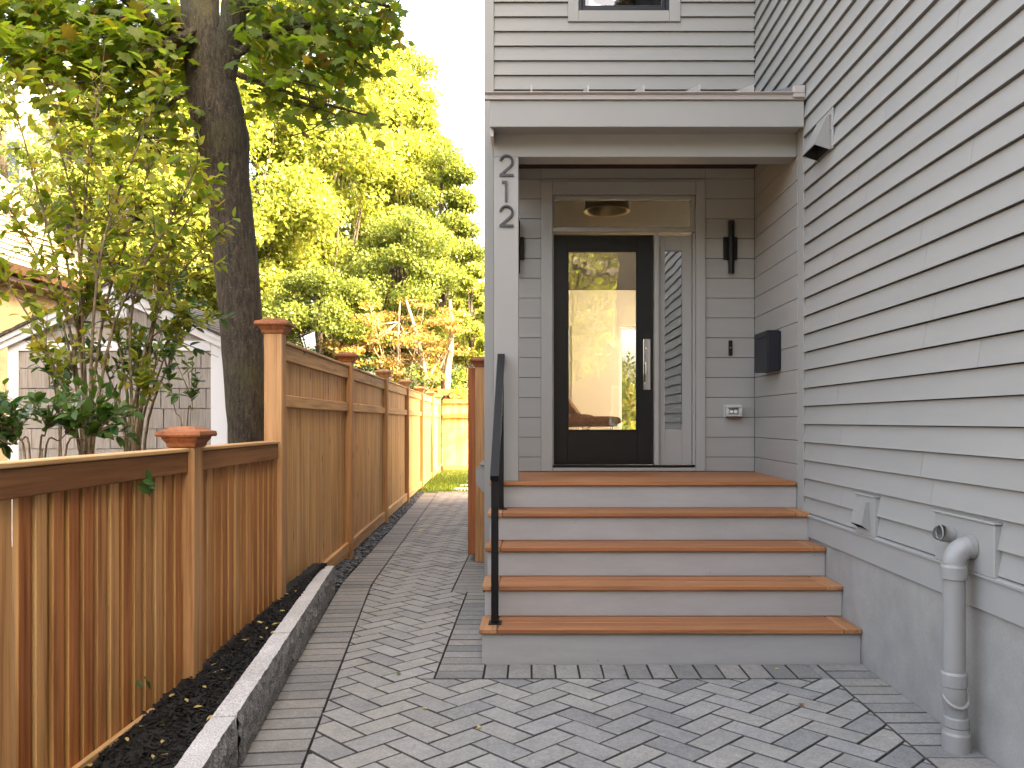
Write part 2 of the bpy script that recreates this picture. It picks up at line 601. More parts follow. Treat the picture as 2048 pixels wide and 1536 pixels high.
M['lamp_glow'] = flat('lamp_bulb_glass', (0.8, 0.7, 0.5), 0.2)
M['shingle'] = wood('shed_shingle', (0.33, 0.3, 0.265), (0.38, 0.345, 0.31), 2, 2.0, 0.8, False, 0.4, 0.1)
M['roof'] = stone('asphalt_shingle', (0.1, 0.085, 0.07), 0.6, 26)
M['roof_tan'] = stone('weathered_roof_shingle', (0.19, 0.15, 0.105), 0.6, 12)
M['stucco'] = stone('tan_stucco', (0.27, 0.185, 0.1), 0.15, 20)
M['brick_far'] = stone('far_brick', (0.2, 0.11, 0.08), 0.25, 8)
M['gutter'] = paint('brown_gutter', (0.11, 0.055, 0.03), 0.5, 0.1)
M['pale'] = paint('pale_panel', (0.5, 0.46, 0.43), 0.6, 0.03)

lf = leafmat
M['leaf_maple'] = lf('maple_leaf', [(0, (0.075, 0.13, 0.02)), (0.3, (0.12, 0.18, 0.024)), (0.6, (0.09, 0.15, 0.024)), (0.88, (0.19, 0.22, 0.03)), (0.96, (0.2, 0.16, 0.03)), (1, (0.18, 0.09, 0.02))], 0.6, 0.4, (0.16, 0.075, 0.02))
M['leaf_shrub'] = lf('shrub_leaf', [(0, (0.12, 0.19, 0.03)), (0.4, (0.19, 0.25, 0.04)), (0.75, (0.27, 0.27, 0.045)), (1, (0.34, 0.26, 0.05))], 0.5)
M['leaf_green'] = lf('green_shrub_leaf', [(0, (0.03, 0.075, 0.02)), (0.5, (0.05, 0.11, 0.025)), (1, (0.08, 0.14, 0.03))], 0.35, 0.3)
M['leaf_yellow'] = lf('yellow_green_leaf', [(0, (0.10, 0.145, 0.03)), (0.5, (0.2, 0.24, 0.06)), (0.92, (0.28, 0.3, 0.1)), (1, (0.28, 0.19, 0.06))], 0.5)
M['leaf_mid'] = lf('mid_green_leaf', [(0, (0.055, 0.09, 0.022)), (0.5, (0.12, 0.16, 0.04)), (1, (0.2, 0.22, 0.07))], 0.45)
M['leaf_orange'] = lf('orange_leaf', [(0, (0.17, 0.19, 0.04)), (0.3, (0.24, 0.17, 0.06)), (0.75, (0.29, 0.17, 0.085)), (1, (0.24, 0.22, 0.05))], 0.4)
M['leaf_dark'] = lf('dark_green_leaf', [(0, (0.02, 0.045, 0.012)), (1, (0.05, 0.09, 0.018))], 0.3)
M['grass'] = lf('grass_blade', [(0, (0.05, 0.1, 0.015)), (1, (0.13, 0.18, 0.03))], 0.4)
M['fallen_y'] = lf('fallen_yellow_leaf', [(0, (0.5, 0.38, 0.14)), (1, (0.55, 0.4, 0.1))], 0.2)
M['fallen_g'] = lf('fallen_green_leaf', [(0, (0.06, 0.12, 0.03)), (1, (0.08, 0.13, 0.03))], 0.2)
M['fallen_r'] = lf('fallen_red_leaf', [(0, (0.25, 0.12, 0.06)), (1, (0.28, 0.14, 0.07))], 0.2)
M['green_post'] = flat('fence_screen', (0.2, 0.2, 0.18), 0.6)

# leaf templates: (verts, triangles); stalk at the origin, tip towards +y, normal +z
_half = [(0.10, 0.00), (0.36, -0.07), (0.33, 0.10), (0.58, 0.20), (0.43, 0.32), (0.63, 0.56), (0.38, 0.52), (0.30, 0.66), (0.20, 0.60)]
_out = [(0, 0.06)] + _half + [(0, 1.0)] + [(-x, y) for x, y in reversed(_half)]
LEAF_MAPLE = (np.array([(0, 0.36, 0.0)] + [(x, y, -0.22 * (x * x + (y - .36) ** 2)) for x, y in _out]),
              [(0, i + 1, (i + 1) % len(_out) + 1) for i in range(len(_out))])
_ov = [(0, 0, 0), (0.2, 0.2, 0.05), (0.27, 0.5, 0.07), (0.15, 0.8, 0.02), (0, 1, -0.06), (-0.15, 0.8, 0.02), (-0.27, 0.5, 0.07), (-0.2, 0.2, 0.05), (0, 0.5, -0.02)]
LEAF_OVAL = (np.array(_ov), [(8, i, (i + 1) % 8) for i in range(8)])
LEAF_CARD = (np.array([(0, 0, 0), (0.36, 0.45, 0.08), (0, 1, -0.05), (-0.36, 0.45, 0.08)]), [(0, 1, 2), (0, 2, 3)])
LEAF_STAR = (np.array([(0, 0, 0), (0.5, 0.1, -.05), (0.2, 0.4, 0.03), (0.5, 0.65, -.05), (0, 1, -0.08), (-0.5, 0.65, -.05), (-0.2, 0.4, 0.03), (-0.5, 0.1, -.05)]),
             [(0, 1, 2), (2, 3, 4), (4, 5, 6), (6, 7, 0), (0, 2, 6), (2, 4, 6)])


def unit(a):
    return a / np.maximum(np.linalg.norm(a, axis=1, keepdims=True), 1e-6)


def leaf_obj(name, tpl, P, D, N, size, m, parent, kind=None):
    """one mesh of many leaves at P, tips along D, faces along N"""
    P, D, N = np.asarray(P, float), unit(np.asarray(D, float)), np.asarray(N, float)
    N = unit(N - D * (N * D).sum(1, keepdims=True))
    X = np.cross(D, N)
    tv, tf = tpl
    s = np.asarray(size, float).reshape(-1, 1, 1)
    V = P[:, None, :] + s * (tv[None, :, 0:1] * X[:, None, :] + tv[None, :, 1:2] * D[:, None, :] + tv[None, :, 2:3] * N[:, None, :])
    nl, nv = V.shape[0], V.shape[1]
    off = V.reshape(-1, 3).mean(0); off[2] = V[:, :, 2].min()
    V = (V.reshape(-1, 3) - off).astype(np.float32)
    F = (np.array(tf)[None] + (np.arange(nl) * nv)[:, None, None]).reshape(-1).astype(np.int32)
    me = bpy.data.meshes.new(name)
    me.vertices.add(len(V)); me.vertices.foreach_set('co', V.ravel())
    nf = len(F) // 3
    me.loops.add(len(F)); me.loops.foreach_set('vertex_index', F)
    me.polygons.add(nf)
    me.polygons.foreach_set('loop_start', np.arange(nf, dtype=np.int32) * 3)
    me.polygons.foreach_set('loop_total', np.full(nf, 3, dtype=np.int32))
    me.materials.append(m)
    me.update(calc_edges=True)
    o = bpy.data.objects.new(name, me)
    link(o, parent, off)
    if kind: o['kind'] = kind
    return o


# ================================================================== SETTING
# ---- ground
g = MB()
g.add([(-150, -150, -0.065), (150, -150, -0.065), (150, 300, -0.065), (-150, 300, -0.065)], [(0, 1, 2, 3)])
g.build('ground', M['soil'], kind='structure')

MB().prism([(-9, -7.5), (1.96, -7.5), (1.96, 1.995), (-1.0, 1.995), (-2.0, 1.0), (-9, 1.0)], -0.049, -0.004).build('driveway', M['drive'], kind='structure')
MB().prism([(-60, -15), (60, -15), (60, -7.6), (-60, -7.6)], -0.049, -0.02).build('street', M['street'], kind='structure')
# ---- pavement: herringbone field, soldier borders
PW = 0.1365
STAIR_X0, STAIR_X1 = -0.3175, 1.955
NOSE = [4.89, 5.19, 5.49, 5.787, 6.086]
TOPZ = [0.2117, 0.4086, 0.6054, 0.8023, 0.999]


def left_x(Y):
    pts = [(2.0, -0.79), (3.45, -0.965), (7.25, -1.42), (7.86, -1.454), (16.6, -1.914)]
    for (y0, x0), (y1, x1) in zip(pts, pts[1:]):
        if Y <= y1: return x0 + (x1 - x0) * (Y - y0) / (y1 - y0)
    return pts[-1][1]


pv = empty('pavement', (0.4, 3.8, 0), kind='structure')
pth = empty('path', (-1.1, 9, 0), kind='structure')
MB().prism([(-1.10, 2.0), (1.99, 2.0), (1.99, 4.93), (-1.45, 4.93)], -0.06, -0.016).build('joint_sand', M['sand'], pv)
MB().prism([(-1.46, 4.935), (-0.28, 4.935), (-0.40, 16.6), (-2.2, 16.6), (-1.72, 7.25)], -0.06, -0.016).build('joint_sand', M['sand'], pth)

JG = 0.0036                       # half joint
brick_mb = MB().prism([(-PW + JG, -PW / 2 + JG), (PW - JG, -PW / 2 + JG), (PW - JG, PW / 2 - JG), (-PW + JG, PW / 2 - JG)], -0.06, 0.0, 0.003)
brick_me = brick_mb.mesh('paver', M['paver'])
edge_me = brick_mb.mesh('paver_edge', M['paver_edge'])
def darken_sides(me):  # sides and chamfers get a darker colour than the top face
    me.materials.append(M['paver_side'])
    nr = np.empty(len(me.polygons) * 3, np.float32); me.polygons.foreach_get('normal', nr)
    me.polygons.foreach_set('material_index', (nr.reshape(-1, 3)[:, 2] < .9).astype(np.int32))
darken_sides(brick_me); darken_sides(edge_me)
field, rest = [], []
c45 = math.sqrt(0.5)
O0 = Vector((0.057 - PW * 0.5 * c45 * 0, 4.13))
for i in range(-80, 80):
    for j in range(-80, 80):
        k = (i - j) % 4
        if k not in (0, 3): continue
        if k == 0: u0, v0, u1, v1, ang = i, j, i + 2, j + 1, 45
        else: u0, v0, u1, v1, ang = i, j, i + 1, j + 2, 135
        uc, vc = ((u0 + u1) / 2 - 1) * PW, ((v0 + v1) / 2 - 0.5) * PW
        cx, cy = O0.x + (uc - vc) * c45, O0.y + (uc + vc) * c45
        if not (2.3 < cy < 16.9 and -2.3 < cx < 2.1): continue
        poly = []
        for a, b in ((u0, v0), (u1, v0), (u1, v1), (u0, v1)):
            uu, vv = (a - 1) * PW, (b - 0.5) * PW
            poly.append((O0.x + (uu - vv) * c45, O0.y + (uu + vv) * c45))
        a0 = area(poly)
        q = poly
        # left border line (tangent at the brick)
        dy = 0.2
        xl, xr_ = left_x(cy - dy), left_x(cy + dy)
        nx, ny = -2 * dy, (xr_ - xl)
        ln = math.hypot(nx, ny); nx, ny = nx / ln, ny / ln
        q = clip(q, nx, ny, nx * xl + ny * (cy - dy))
        q = clip(q, 0, 1, 16.5)
        qs = [q]
        if q:
            xm, ym = max(p[0] for p in q), max(p[1] for p in q)
            if min(p[1] for p in q) > 4.625:
                qs = [clip(q, 1, 0, -0.552 if cy < 7.02 else -0.685)]
            elif ym > 4.625 and xm > -0.552:
                qs = [clip(clip(q, 0, 1, 4.625), 1, 0, 1.69), clip(clip(q, 0, -1, -4.625), 1, 0, -0.552)]
            else:
                qs = [clip(q, 1, 0, 1.69)]
        for q in qs:
            if len(q) < 3 or area(q) < 0.0012: continue
            field.append((cy, cx, ang, q, area(q) > a0 * 0.995))
field.sort(key=lambda t: t[0])
cnt = {pv.name: 0, pth.name: 0}
far = MB()
for cy, cx, ang, q, full in field:
    par = pv if cy < 4.9 else pth
    cnt[par.name] += 1
    jz = random.uniform(-0.0015, 0.0015)
    if cnt[par.name] > 230 or cy > 10.5:
        far.prism(inset(q, JG), -0.05, jz, 0.005)
        continue
    if full:
        put('paver', brick_me, par, (cx, cy, jz), R(ang + random.uniform(-.5, .5)) + (math.pi if random.random() < .5 else 0),
            random.uniform(-.006, .006), random.uniform(-.006, .006))
    else:
        qq = inset(q, JG)
        if area(qq) < 0.0006: continue
        o = MB().prism(qq, -0.05, jz, 0.004).build('paver', M['paver'], par)
        darken_sides(o.data)
darken_sides(far.build('far_pavers', M['paver'], pth, kind='stuff').data)

# borders: along the granite kerb and fence
farb = MB()
Y = 2.6
while Y < 16.45:
    dyy = 0.05
    tx, ty = left_x(Y + dyy) - left_x(Y - dyy), 2 * dyy
    an = math.atan2(ty, tx) - math.pi / 2
    cx = left_x(Y) - math.cos(an) * (PW) ; cyy = Y - math.sin(an) * PW
    if Y < 9.5:
        put('border_paver', edge_me, pv if Y < 4.9 else pth, (cx, cyy, random.uniform(-.0015, .0015)), an + random.uniform(-.01, .01))
    else:
        ca, sa = math.cos(an), math.sin(an)
        farb.prism([(cx + a * ca - b * sa, cyy + a * sa + b * ca) for a, b in ((-PW + JG, -PW / 2 + JG), (PW - JG, -PW / 2 + JG), (PW - JG, PW / 2 - JG), (-PW + JG, PW / 2 - JG))], -0.05, 0, 0.003)
    Y += PW * math.cos(an) * 1.004
# left flank of the stairs and the house
Y = 4.70
while Y < 7.0:
    put('border_paver', edge_me, pth, (-0.552 + PW, Y, random.uniform(-.0015, .0015)), random.uniform(-.008, .008)); Y += PW
while Y < 16.45:
    if Y < 9.5: put('border_paver', edge_me, pth, (-0.685 + PW, Y, 0), 0)
    else: farb.prism([(-0.685 + JG, Y - PW / 2 + JG), (-0.685 + 2 * PW - JG, Y - PW / 2 + JG), (-0.685 + 2 * PW - JG, Y + PW / 2 - JG), (-0.685 + JG, Y + PW / 2 - JG)], -0.05, 0, 0.003)
    Y += PW
darken_sides(farb.build('far_border_pavers', M['paver_edge'], pth, kind='stuff').data)
# soldier row in front of the stairs, then the flank along the foundation
x = -0.21
while x < 1.60:
    put('border_paver', edge_me, pv, (x, 4.632 + PW, random.uniform(-.0015, .0015)), R(90) + random.uniform(-.01, .01)); x += PW
MB().prism([(x - PW / 2 + JG, 4.632 + JG), (1.69 - JG, 4.632 + JG), (1.69 - JG, 4.905), (x - PW / 2 + JG, 4.905)], -0.05, 0, 0.005).build('border_paver', M['paver_edge'], pv)
Y = 4.84
while Y > 2.2:
    put('border_paver', edge_me, pv, (1.69 + PW - 0.0, Y, random.uniform(-.0015, .0015)), random.uniform(-.01, .01)); Y -= PW
# last row where the lawn begins
x = -1.85
while x < -0.5:
    farb2 = put('border_paver', edge_me, pth, (x, 16.55 + PW, 0), R(90)); x += PW

# ---- lawn with stepping stones
g = MB(); g.add([(-2.4, 16.7, -0.01), (9, 16.7, -0.01), (9, 23.4, 0.03), (-2.9, 23.4, 0.03)], [(0, 1, 2, 3)])
g.build('lawn', M['lawn'], kind='structure')
n = 14000
P = np.stack([rng.uniform(-2.5, 1.2, n), rng.uniform(16.8, 23.0, n), np.full(n, -0.005)], 1)
keep = np.ones(n, bool)
stones = [(-1.15, 17.35), (-1.1, 18.3), (-1.05, 19.6), (-1.05, 21.0)]
for sx, sy in stones:
    keep &= ~((abs(P[:, 0] - sx) < 0.52) & (abs(P[:, 1] - sy) < 0.24))
P = P[keep]; n = len(P)
D = np.stack([rng.normal(0, .35, n), rng.normal(0, .35, n), np.ones(n)], 1)
o = leaf_obj('grass', (np.array([(-.09, 0, 0), (.09, 0, 0), (0, 1, 0.2)]), [(0, 1, 2)]), P, D, np.stack([rng.normal(0, 1, n), rng.normal(-.5, 1, n), np.zeros(n)], 1), rng.uniform(.05, .12, n), M['grass'], None)
tag(o, 'short green lawn grass behind the paved path', 'grass', kind='stuff')
for i, (sx, sy) in enumerate(stones):
    b = MB().cbox(sx - .5, sx + .5, sy - .22, sy + .22, -0.02, 0.02, 0.012)
    b.build('stepping_stone', M['slab'], None, 'pale rectangular stepping stone set in the lawn, %s from the path' % ['first', 'second', 'third', 'fourth'][i], 'stepping stone', 'stepping stones in the lawn')

# ---- mulch bed
def mulch_z(Y): return 0.06 + 0.17 * min(1, max(0, (Y - 2.6) / 3.6))
def kerb_x(Y): return -1.234 - 0.1255 * (Y - 3.453)     # right-hand face of the kerb at the ground
mv, mf = [], []
ny, nxx = 90, 12
for j in range(ny + 1):
    Y = 2.0 + 5.05 * j / ny
    xl, xr = -2.0, kerb_x(Y) - 0.09
    for i in range(nxx + 1):
        x = xl + (xr - xl) * i / nxx
        mv.append((x, Y, mulch_z(Y) + random.uniform(-.012, .012) - 0.02 * (i == nxx)))
for j in range(ny):
    for i in range(nxx):
        a = j * (nxx + 1) + i
        mf.append((a, a + 1, a + nxx + 2, a + nxx + 1))
mb = MB(); mb.add(mv, mf, True)
mb.build('mulch_bed', M['mulch'], kind='structure')
ch = MB()
for _ in range(5200):
    Y = 2.4 + 4.55 * random.random() ** 1.0
    xr = kerb_x(Y) - 0.1
    x = random.uniform(max(-1.74, xr - .55), xr - 0.005)
    L, w, h = random.uniform(.012, .045), random.uniform(.004, .012), random.uniform(.003, .008)
    a, t = random.uniform(0, math.pi), random.uniform(-.6, .6)
    d = Vector((math.cos(a) * math.cos(t), math.sin(a) * math.cos(t), math.sin(t)))
    s = Vector((-math.sin(a), math.cos(a), random.uniform(-.4, .4))).normalized()
    u = d.cross(s)
    c = Vector((x, Y, mulch_z(Y) + random.uniform(0.0, .016)))
    vs_ = [c + d * (sx * L / 2) + s * (sy * w / 2) + u * (sz * h / 2) for sz in (-1, 1) for sx, sy in ((-1, -1), (1, -1), (1, 1), (-1, 1))]
    ch.add(vs_, [(3, 2, 1, 0), (4, 5, 6, 7), (0, 1, 5, 4), (1, 2, 6, 5), (2, 3, 7, 6), (3, 0, 4, 7)])
ch.build('mulch_chips', M['mulch_chip'], None, 'black shredded mulch between the low fence and granite kerb', 'mulch', kind='stuff')

# ---- granite kerb
kerb = empty('granite_kerb', (kerb_x(4.5), 4.5, 0), 'low granite kerb of long blocks edging the mulch bed', 'kerb')
kY = [2.15, 3.42, 4.76, 5.91, 6.97]
for a, b in zip(kY, kY[1:]):
    nl, nh = int((b - a) / 0.025), 8
    a2, b2 = a + 0.003, b - 0.003
    vs_, fs_ = [], []
    hgt = 0.225 + random.uniform(-.004, .004)
    jit = random.uniform(-.006, .006)
    dirv = Vector((-0.1255, 1, 0)).normalized(); nor = Vector((dirv.y, -dirv.x, 0))
    for j in range(nl + 1):
        Y = a2 + (b2 - a2) * j / nl
        base = Vector((kerb_x(Y) + jit, Y, 0))
        for i in range(nh + 1):
            z = -0.04 + (hgt + 0.04) * i / nh
            rough = random.uniform(-.011, .011) if 0 < i < nh else (random.uniform(-.004, .002))
            bulge = 0.010 * math.sin(math.pi * i / nh)
            p = base + nor * (rough + bulge); p.z = z
            vs_.append(p)
    for j in range(nl):
        for i in range(nh):
            q = j * (nh + 1) + i
            fs_.append((q, q + nh + 1, q + nh + 2, q + 1))
    face = MB(); face.add(vs_, fs_, False)
    top = MB()
    tv, tf = [], []
    for j in range(nl + 1):
        Y = a2 + (b2 - a2) * j / nl
        f0 = vs_[j * (nh + 1) + nh]
        bk = Vector((kerb_x(Y) + jit, Y, 0)) - nor * (0.098 + random.uniform(-.002, .002))
        tv += [f0, Vector((bk.x, bk.y, hgt)), Vector((bk.x, bk.y, 0))]
    for j in range(nl):
        q = j * 3
        tf += [(q, q + 3, q + 4, q + 1), (q + 1, q + 4, q + 5, q + 2)]
    e = len(tv)
    for j in (0, nl):
        f0 = vs_[j * (nh + 1)]
        tv += [f0]
        q = j * 3
        tf.append((q, q + 1, q + 2, e) if j == 0 else (e + 1, q + 2, q + 1, q))
    top.add(tv, tf)
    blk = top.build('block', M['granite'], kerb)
    face.build('split_face', M['granite_shaded'], blk)

# ---- river pebbles in the strip along the tall fence
def fence_x(Y): return -1.743 - 0.0475 * (Y - 5.73)     # path-side face of the tall fence posts
ico_v = []
ph = (1 + 5 ** .5) / 2
for a, b in ((1, ph), (-1, ph), (1, -ph), (-1, -ph)):
    ico_v += [(0, a, b), (a, b, 0), (b, 0, a)]
ico_v = unit(np.array(ico_v))
def hull_faces(V):
    fs_ = []
    for i in range(12):
        for j in range(i + 1, 12):
            for k in range(j + 1, 12):
                if all(abs(np.linalg.norm(V[a] - V[b]) - 1.0515) < .01 for a, b in ((i, j), (j, k), (i, k))):
                    nn = np.cross(V[j] - V[i], V[k] - V[i])
                    fs_.append((i, j, k) if nn.dot(V[i]) > 0 else (i, k, j))
    return fs_
ico_f = hull_faces(ico_v)
pb = MB()
for _ in range(2600):
    Y = 6.35 + 10.2 * random.random() ** 1.35
    xo = left_x(Y) - 2 * PW - 0.004
    xi = fence_x(Y) - 0.10 if Y > 7.05 else kerb_x(Y) + 0.012
    if xo - xi < 0.02: continue
    x = random.uniform(xi, xo)
    sz = random.uniform(.014, .03)
    sc = np.array([sz * random.uniform(.8, 1.4), sz * random.uniform(.9, 1.5), sz * .6])
    a = random.uniform(0, 6.28)
    V = ico_v * sc
    V = np.stack([V[:, 0] * math.cos(a) - V[:, 1] * math.sin(a), V[:, 0] * math.sin(a) + V[:, 1] * math.cos(a), V[:, 2]], 1)
    pb.add([tuple(p) for p in V + np.array([x, Y, random.uniform(-.015, .02)])], ico_f, True)
tag(pb.build('pebbles', M['pebble']), 'dark river pebbles in the drain strip below the tall fence', 'pebbles', kind='stuff')

# ================================================================== FENCES
def post_cap(parent, cx, cy, z, hw, m):
    p = [(hw + .004, z - .055), (hw + .012, z - .05), (hw + .016, z - .03), (hw + .03, z - .012), (hw + .032, z), (hw + .05, z + .001), (hw + .054, z + .01),
         (hw + .05, z + .028), (hw + .02, z + .036), (hw + .004, z + .05), (0.004, z + .054)]
    return MB().sqprof(cx, cy, p).build('post_cap', m, parent)

low = empty('low_cedar_fence', (-1.78, 4.2, 0), 'low cedar fence of stepped upright boards beside the mulch bed', 'fence')
FX = -1.775                       # face of the proud boards
LT = 1.31
for yy in (4.255,):
    p = MB().cbox(-1.845, -1.725, yy - .058, yy + .058, 0.0, 1.34, 0.006).build('post', M['cedar_post'], low)
    post_cap(p, -1.785, yy, 1.367, 0.06, M['cedar_cap'])
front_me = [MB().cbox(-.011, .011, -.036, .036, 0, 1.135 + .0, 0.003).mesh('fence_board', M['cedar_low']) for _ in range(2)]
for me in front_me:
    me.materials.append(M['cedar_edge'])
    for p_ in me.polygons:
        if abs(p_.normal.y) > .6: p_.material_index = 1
back_me = MB().cbox(-.011, .011, -.042, .042, 0, 1.135, 0.003).mesh('fence_back_board', M['cedar_low'])
y = 2.36
while y < 5.70:
    if not (4.17 < y < 4.34):
        zb = 0.065 if y < 3.6 else mulch_z(y) - 0.06
        if True:
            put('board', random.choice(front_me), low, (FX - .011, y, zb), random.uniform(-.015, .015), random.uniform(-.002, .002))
        if abs(y + .052 - 2.80) > 0.03: put('board', back_me, low, (FX - .034, y + .052, zb - .002), random.uniform(-.01, .01))
    y += 0.104
for a, b in ((1.9, 4.195), (4.315, 5.685)):
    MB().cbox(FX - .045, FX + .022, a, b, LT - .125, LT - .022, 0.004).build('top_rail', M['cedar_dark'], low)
    MB().cbox(FX - .06, FX + .032, a, b, LT - .02, LT, 0.004).build('cap_rail', M['cedar_post' if False else 'cedar_y'], low)
MB().cbox(FX + .002, FX + .026, 1.9, 3.82, 0.0, 0.118, 0.004).build('kickboard', M['cedar_y'], low)

tall = empty('tall_cedar_fence', (-2.2, 14, 0), 'tall cedar privacy fence with capped posts running along the path', 'fence')
TH = math.atan(0.0475)
PY = [5.79, 8.62, 11.5, 14.4, 17.3, 20.2, 22.9]
def fpt(Y, off): return fence_x(Y) - off        # off: behind the posts' path-side face
post_me = MB().cbox(-.062, .062, -.062, .062, 0, 2.075, 0.006).mesh('fence_post', M['cedar_post'])
for k, Y in enumerate(PY):
    p = put('post', post_me, tall, (fpt(Y, .062), Y, 0.0 if k else 0.02), TH)
    c = post_cap(p, fpt(Y, .062), Y, 2.11, 0.062, M['cedar_cap'] if k < 2 else M['cedar_post'])
NB = 24
for k in range(len(PY) - 1):
    a, b = PY[k] + .062, PY[k + 1] - .062
    L = b - a; w = L / NB; mid = (a + b) / 2
    bm_ = MB().cbox(-.010, .010, -w / 2 + .0006, w / 2 - .0006, 0.09, 1.92, 0.004)
    if k < 3:
        me = bm_.mesh('fence_board', M['cedar_z'])
        for i in range(NB):
            Y = a + (i + .5) * w
            put('board', me, tall, (fpt(Y, .075), Y, 0.02 if k == 0 else 0), TH + random.uniform(-.003, .003))
    else:
        pm = MB()
        for i in range(NB):
            Y = a + (i + .5) * w
            pm.cbox(fpt(Y, .085), fpt(Y, .065), Y - w / 2 + .0006, Y + w / 2 - .0006, 0.09, 1.92, 0.004)
        pm.build('board_panel', M['cedar_z'], tall)
    for nm, z0, z1, o0, o1 in (('top_rail', 1.885, 2.0, .10, .035), ('middle_rail', 1.545, 1.635, .066, .03), ('bottom_rail', 0.06, 0.185, .066, .025)):
        if nm == 'bottom_rail' and k == 0: pass
        put(nm, MB().cbox(-o0 + .05, -o1 + .05, -L / 2, L / 2, z0, z1, 0.005).mesh(nm, M['cedar_y']), tall, (fpt(mid, .05), mid, 0), TH)
    put('cap_rail', MB().cbox(-.07, .04, -L / 2, L / 2, 2.002, 2.025, 0.004).mesh('cap_rail', M['cedar_y']), tall, (fpt(mid, .062), mid, 0), TH)

bf = empty('back_cedar_fence', (1.5, 23.2, 0), 'tall cedar fence across the far end of the lawn', 'fence')
bme = MB().cbox(-.0695, .0695, -.01, .01, 0.05, 1.95, 0.004).mesh('back_board', M['cedar_z'])
x = -2.48
while x < 6:
    put('board', bme, bf, (x, 23.1, 0), random.uniform(-.004, .004)); x += .14
for nm, z0, z1 in (('top_rail', 1.93, 2.05), ('middle_rail', 1.52, 1.63), ('bottom_rail', 0.06, 0.2)):
    MB().cbox(-2.5, 6, 23.03, 23.088, z0, z1).build(nm, M['cedar_x'], bf)
uf = empty('far_upper_fence', (0, 25.5, 0), 'pale timber rail fence beyond the back fence', 'fence')
MB().cbox(-3.2, 5, 25.4, 25.46, 2.22, 2.42).build('rail', M['cedar_x'], uf)
for x in (-2.9, -1.5, -.1, 1.5, 3, 4.5):
    MB().cbox(x - .05, x + .05, 25.47, 25.57, 0, 2.5).build('post', M['cedar_post'], uf)

# gate: open leaf seen edge-on, and its post by the house corner
gp = empty('gate_post', (-.53, 8.45, 0), 'capped cedar gate post against the house corner', 'post')
MB().cbox(-.585, -.465, 8.41, 8.53, 0, 2.02, 0.006).build('shaft', M['cedar_post'], gp)
post_cap(gp, -.525, 8.47, 2.05, 0.06, M['cedar_cap'])
gt = empty('garden_gate', (-.64, 8.7, 0.05), 'reddish cedar gate leaf standing open beside the path', 'gate')
MB().cbox(-.672, -.58, 8.57, 8.66, 0.055, 2.0, 0.005).build('stile', M['cedar_red'], gt)
MB().cbox(-.672, -.58, 9.5, 9.59, 0.055, 2.0, 0.005).build('stile', M['cedar_red'], gt)
for z0, z1 in ((0.1, .2), (1.5, 1.6), (1.88, 1.98)):
    MB().cbox(-.66, -.6, 8.665, 9.495, z0, z1, 0.004).build('rail', M['cedar_red'], gt)
for i in range(7):
    MB().cbox(-.598, -.582, 8.668 + i * .118, 8.668 + i * .118 + .115, 0.1, 1.98, 0.003).build('board', M['cedar_red'], gt)
gb = empty('latch_bracket', (-.46, 7.34, .9), 'small grey metal bracket fixed to the house corner', 'bracket')
MB().extr([(-.50, .89), (-.425, .80), (-.425, 1.09), (-.455, 1.09), (-.455, 1.045), (-.50, 1.03)], 'y', 7.31, 7.37).build('plate', M['pipe'], gb)
MB().cbox(-.47, -.425, 7.292, 7.309, 1.05, 1.075, .004).build('bolt', M['pipe'], gb)

# ================================================================== HOUSE
house = empty('house', (3, 8, 0), 'grey clapboard house with a covered front porch', 'house')
WY = 7.28                         # front wall plane
WX = 1.965                        # side wall plane
HX0, HX1, HY0, HY1, HZ = -0.42, 9.0, -4.5, 15.0, 9.8
RX1 = 3.35                        # rear wing narrowed so sun reaches the added side window

fnd = MB().box(WX - .003, WX + .2, HY0, 7.2, -0.05, 0.70)
fnd.build('foundation', M['found'], house)
sw = MB().box(WX + .016, WX + .3, HY0, WY + .3, 0.705, HZ).build('side_wall', M['wall_back'], house)
# lap siding, side wall
EXPO = 0.129
zs = 0.774
k = 0
while zs < 6.6:
    z0 = zs if k else 0.80
    z1 = (0.909 + k * EXPO) - 0.0045
    in_porch = 0.7 < zs < 3.70
    yend = 5.93 if in_porch else WY - .012
    prof = [(WX - .018, z0), (WX - .0175, z0 + .003), (WX + .002, z1), (WX + .0155, z1), (WX + .0155, z0 + .004), (WX - .006, z0 + .004)]
    cut = random.choice([3.7, 4.1, 4.5, 4.9, 5.3]) + random.uniform(-.1, .1)
    for a, b in ((0.6, cut - .0012), (cut + .0012, yend)):
        MB().extr(list(reversed(prof)), 'y', a, b).build('board', M['siding'], sw)
    k += 1
    zs = 0.909 + (k - 1) * EXPO
# butt joints in the siding
band = MB().cbox(WX - .022, WX + .015, HY0, 5.93, 0.628, 0.772, 0.003).build('band_board', M['trim'], house)
MB().extr([(WX - .034, .774), (WX + .01, .782), (WX + .01, .798), (WX - .034, .784)], 'y', HY0, 5.93).build('drip_cap', M['trim'], band)
MB().cbox(WX - .012, WX + .02, 5.935, 5.955, 0.63, 3.72, 0.002).build('edge_trim', M['trim'], house)
MB().cbox(WX - .002, WX + .03, 5.958, 6.10, 0.63, 3.72, 0.002).build('corner_board', M['trim'], house)
# flush boards: porch side wall and porch front wall
pw_ = MB().box(WX + .025, WX + .12, 6.10, WY + .1, 0.6, 3.72).build('porch_side_wall', M['wall_back'], house)
FB = 0.1755
zj0 = 1.45 + (841 - 556.5) / 226.4
zz = zj0 - 12 * FB
lines = []
while zz < 3.72:
    lines.append(zz); zz += FB
for z in lines:
    a, b = max(z, 0.62) + .0022, min(z + FB, 3.70) - .0022
    if b - a < .02: continue
    MB().cbox(WX - .004, WX + .022, 6.103, WY - .004, a, b, .0015).build('board', M['siding'], pw_)

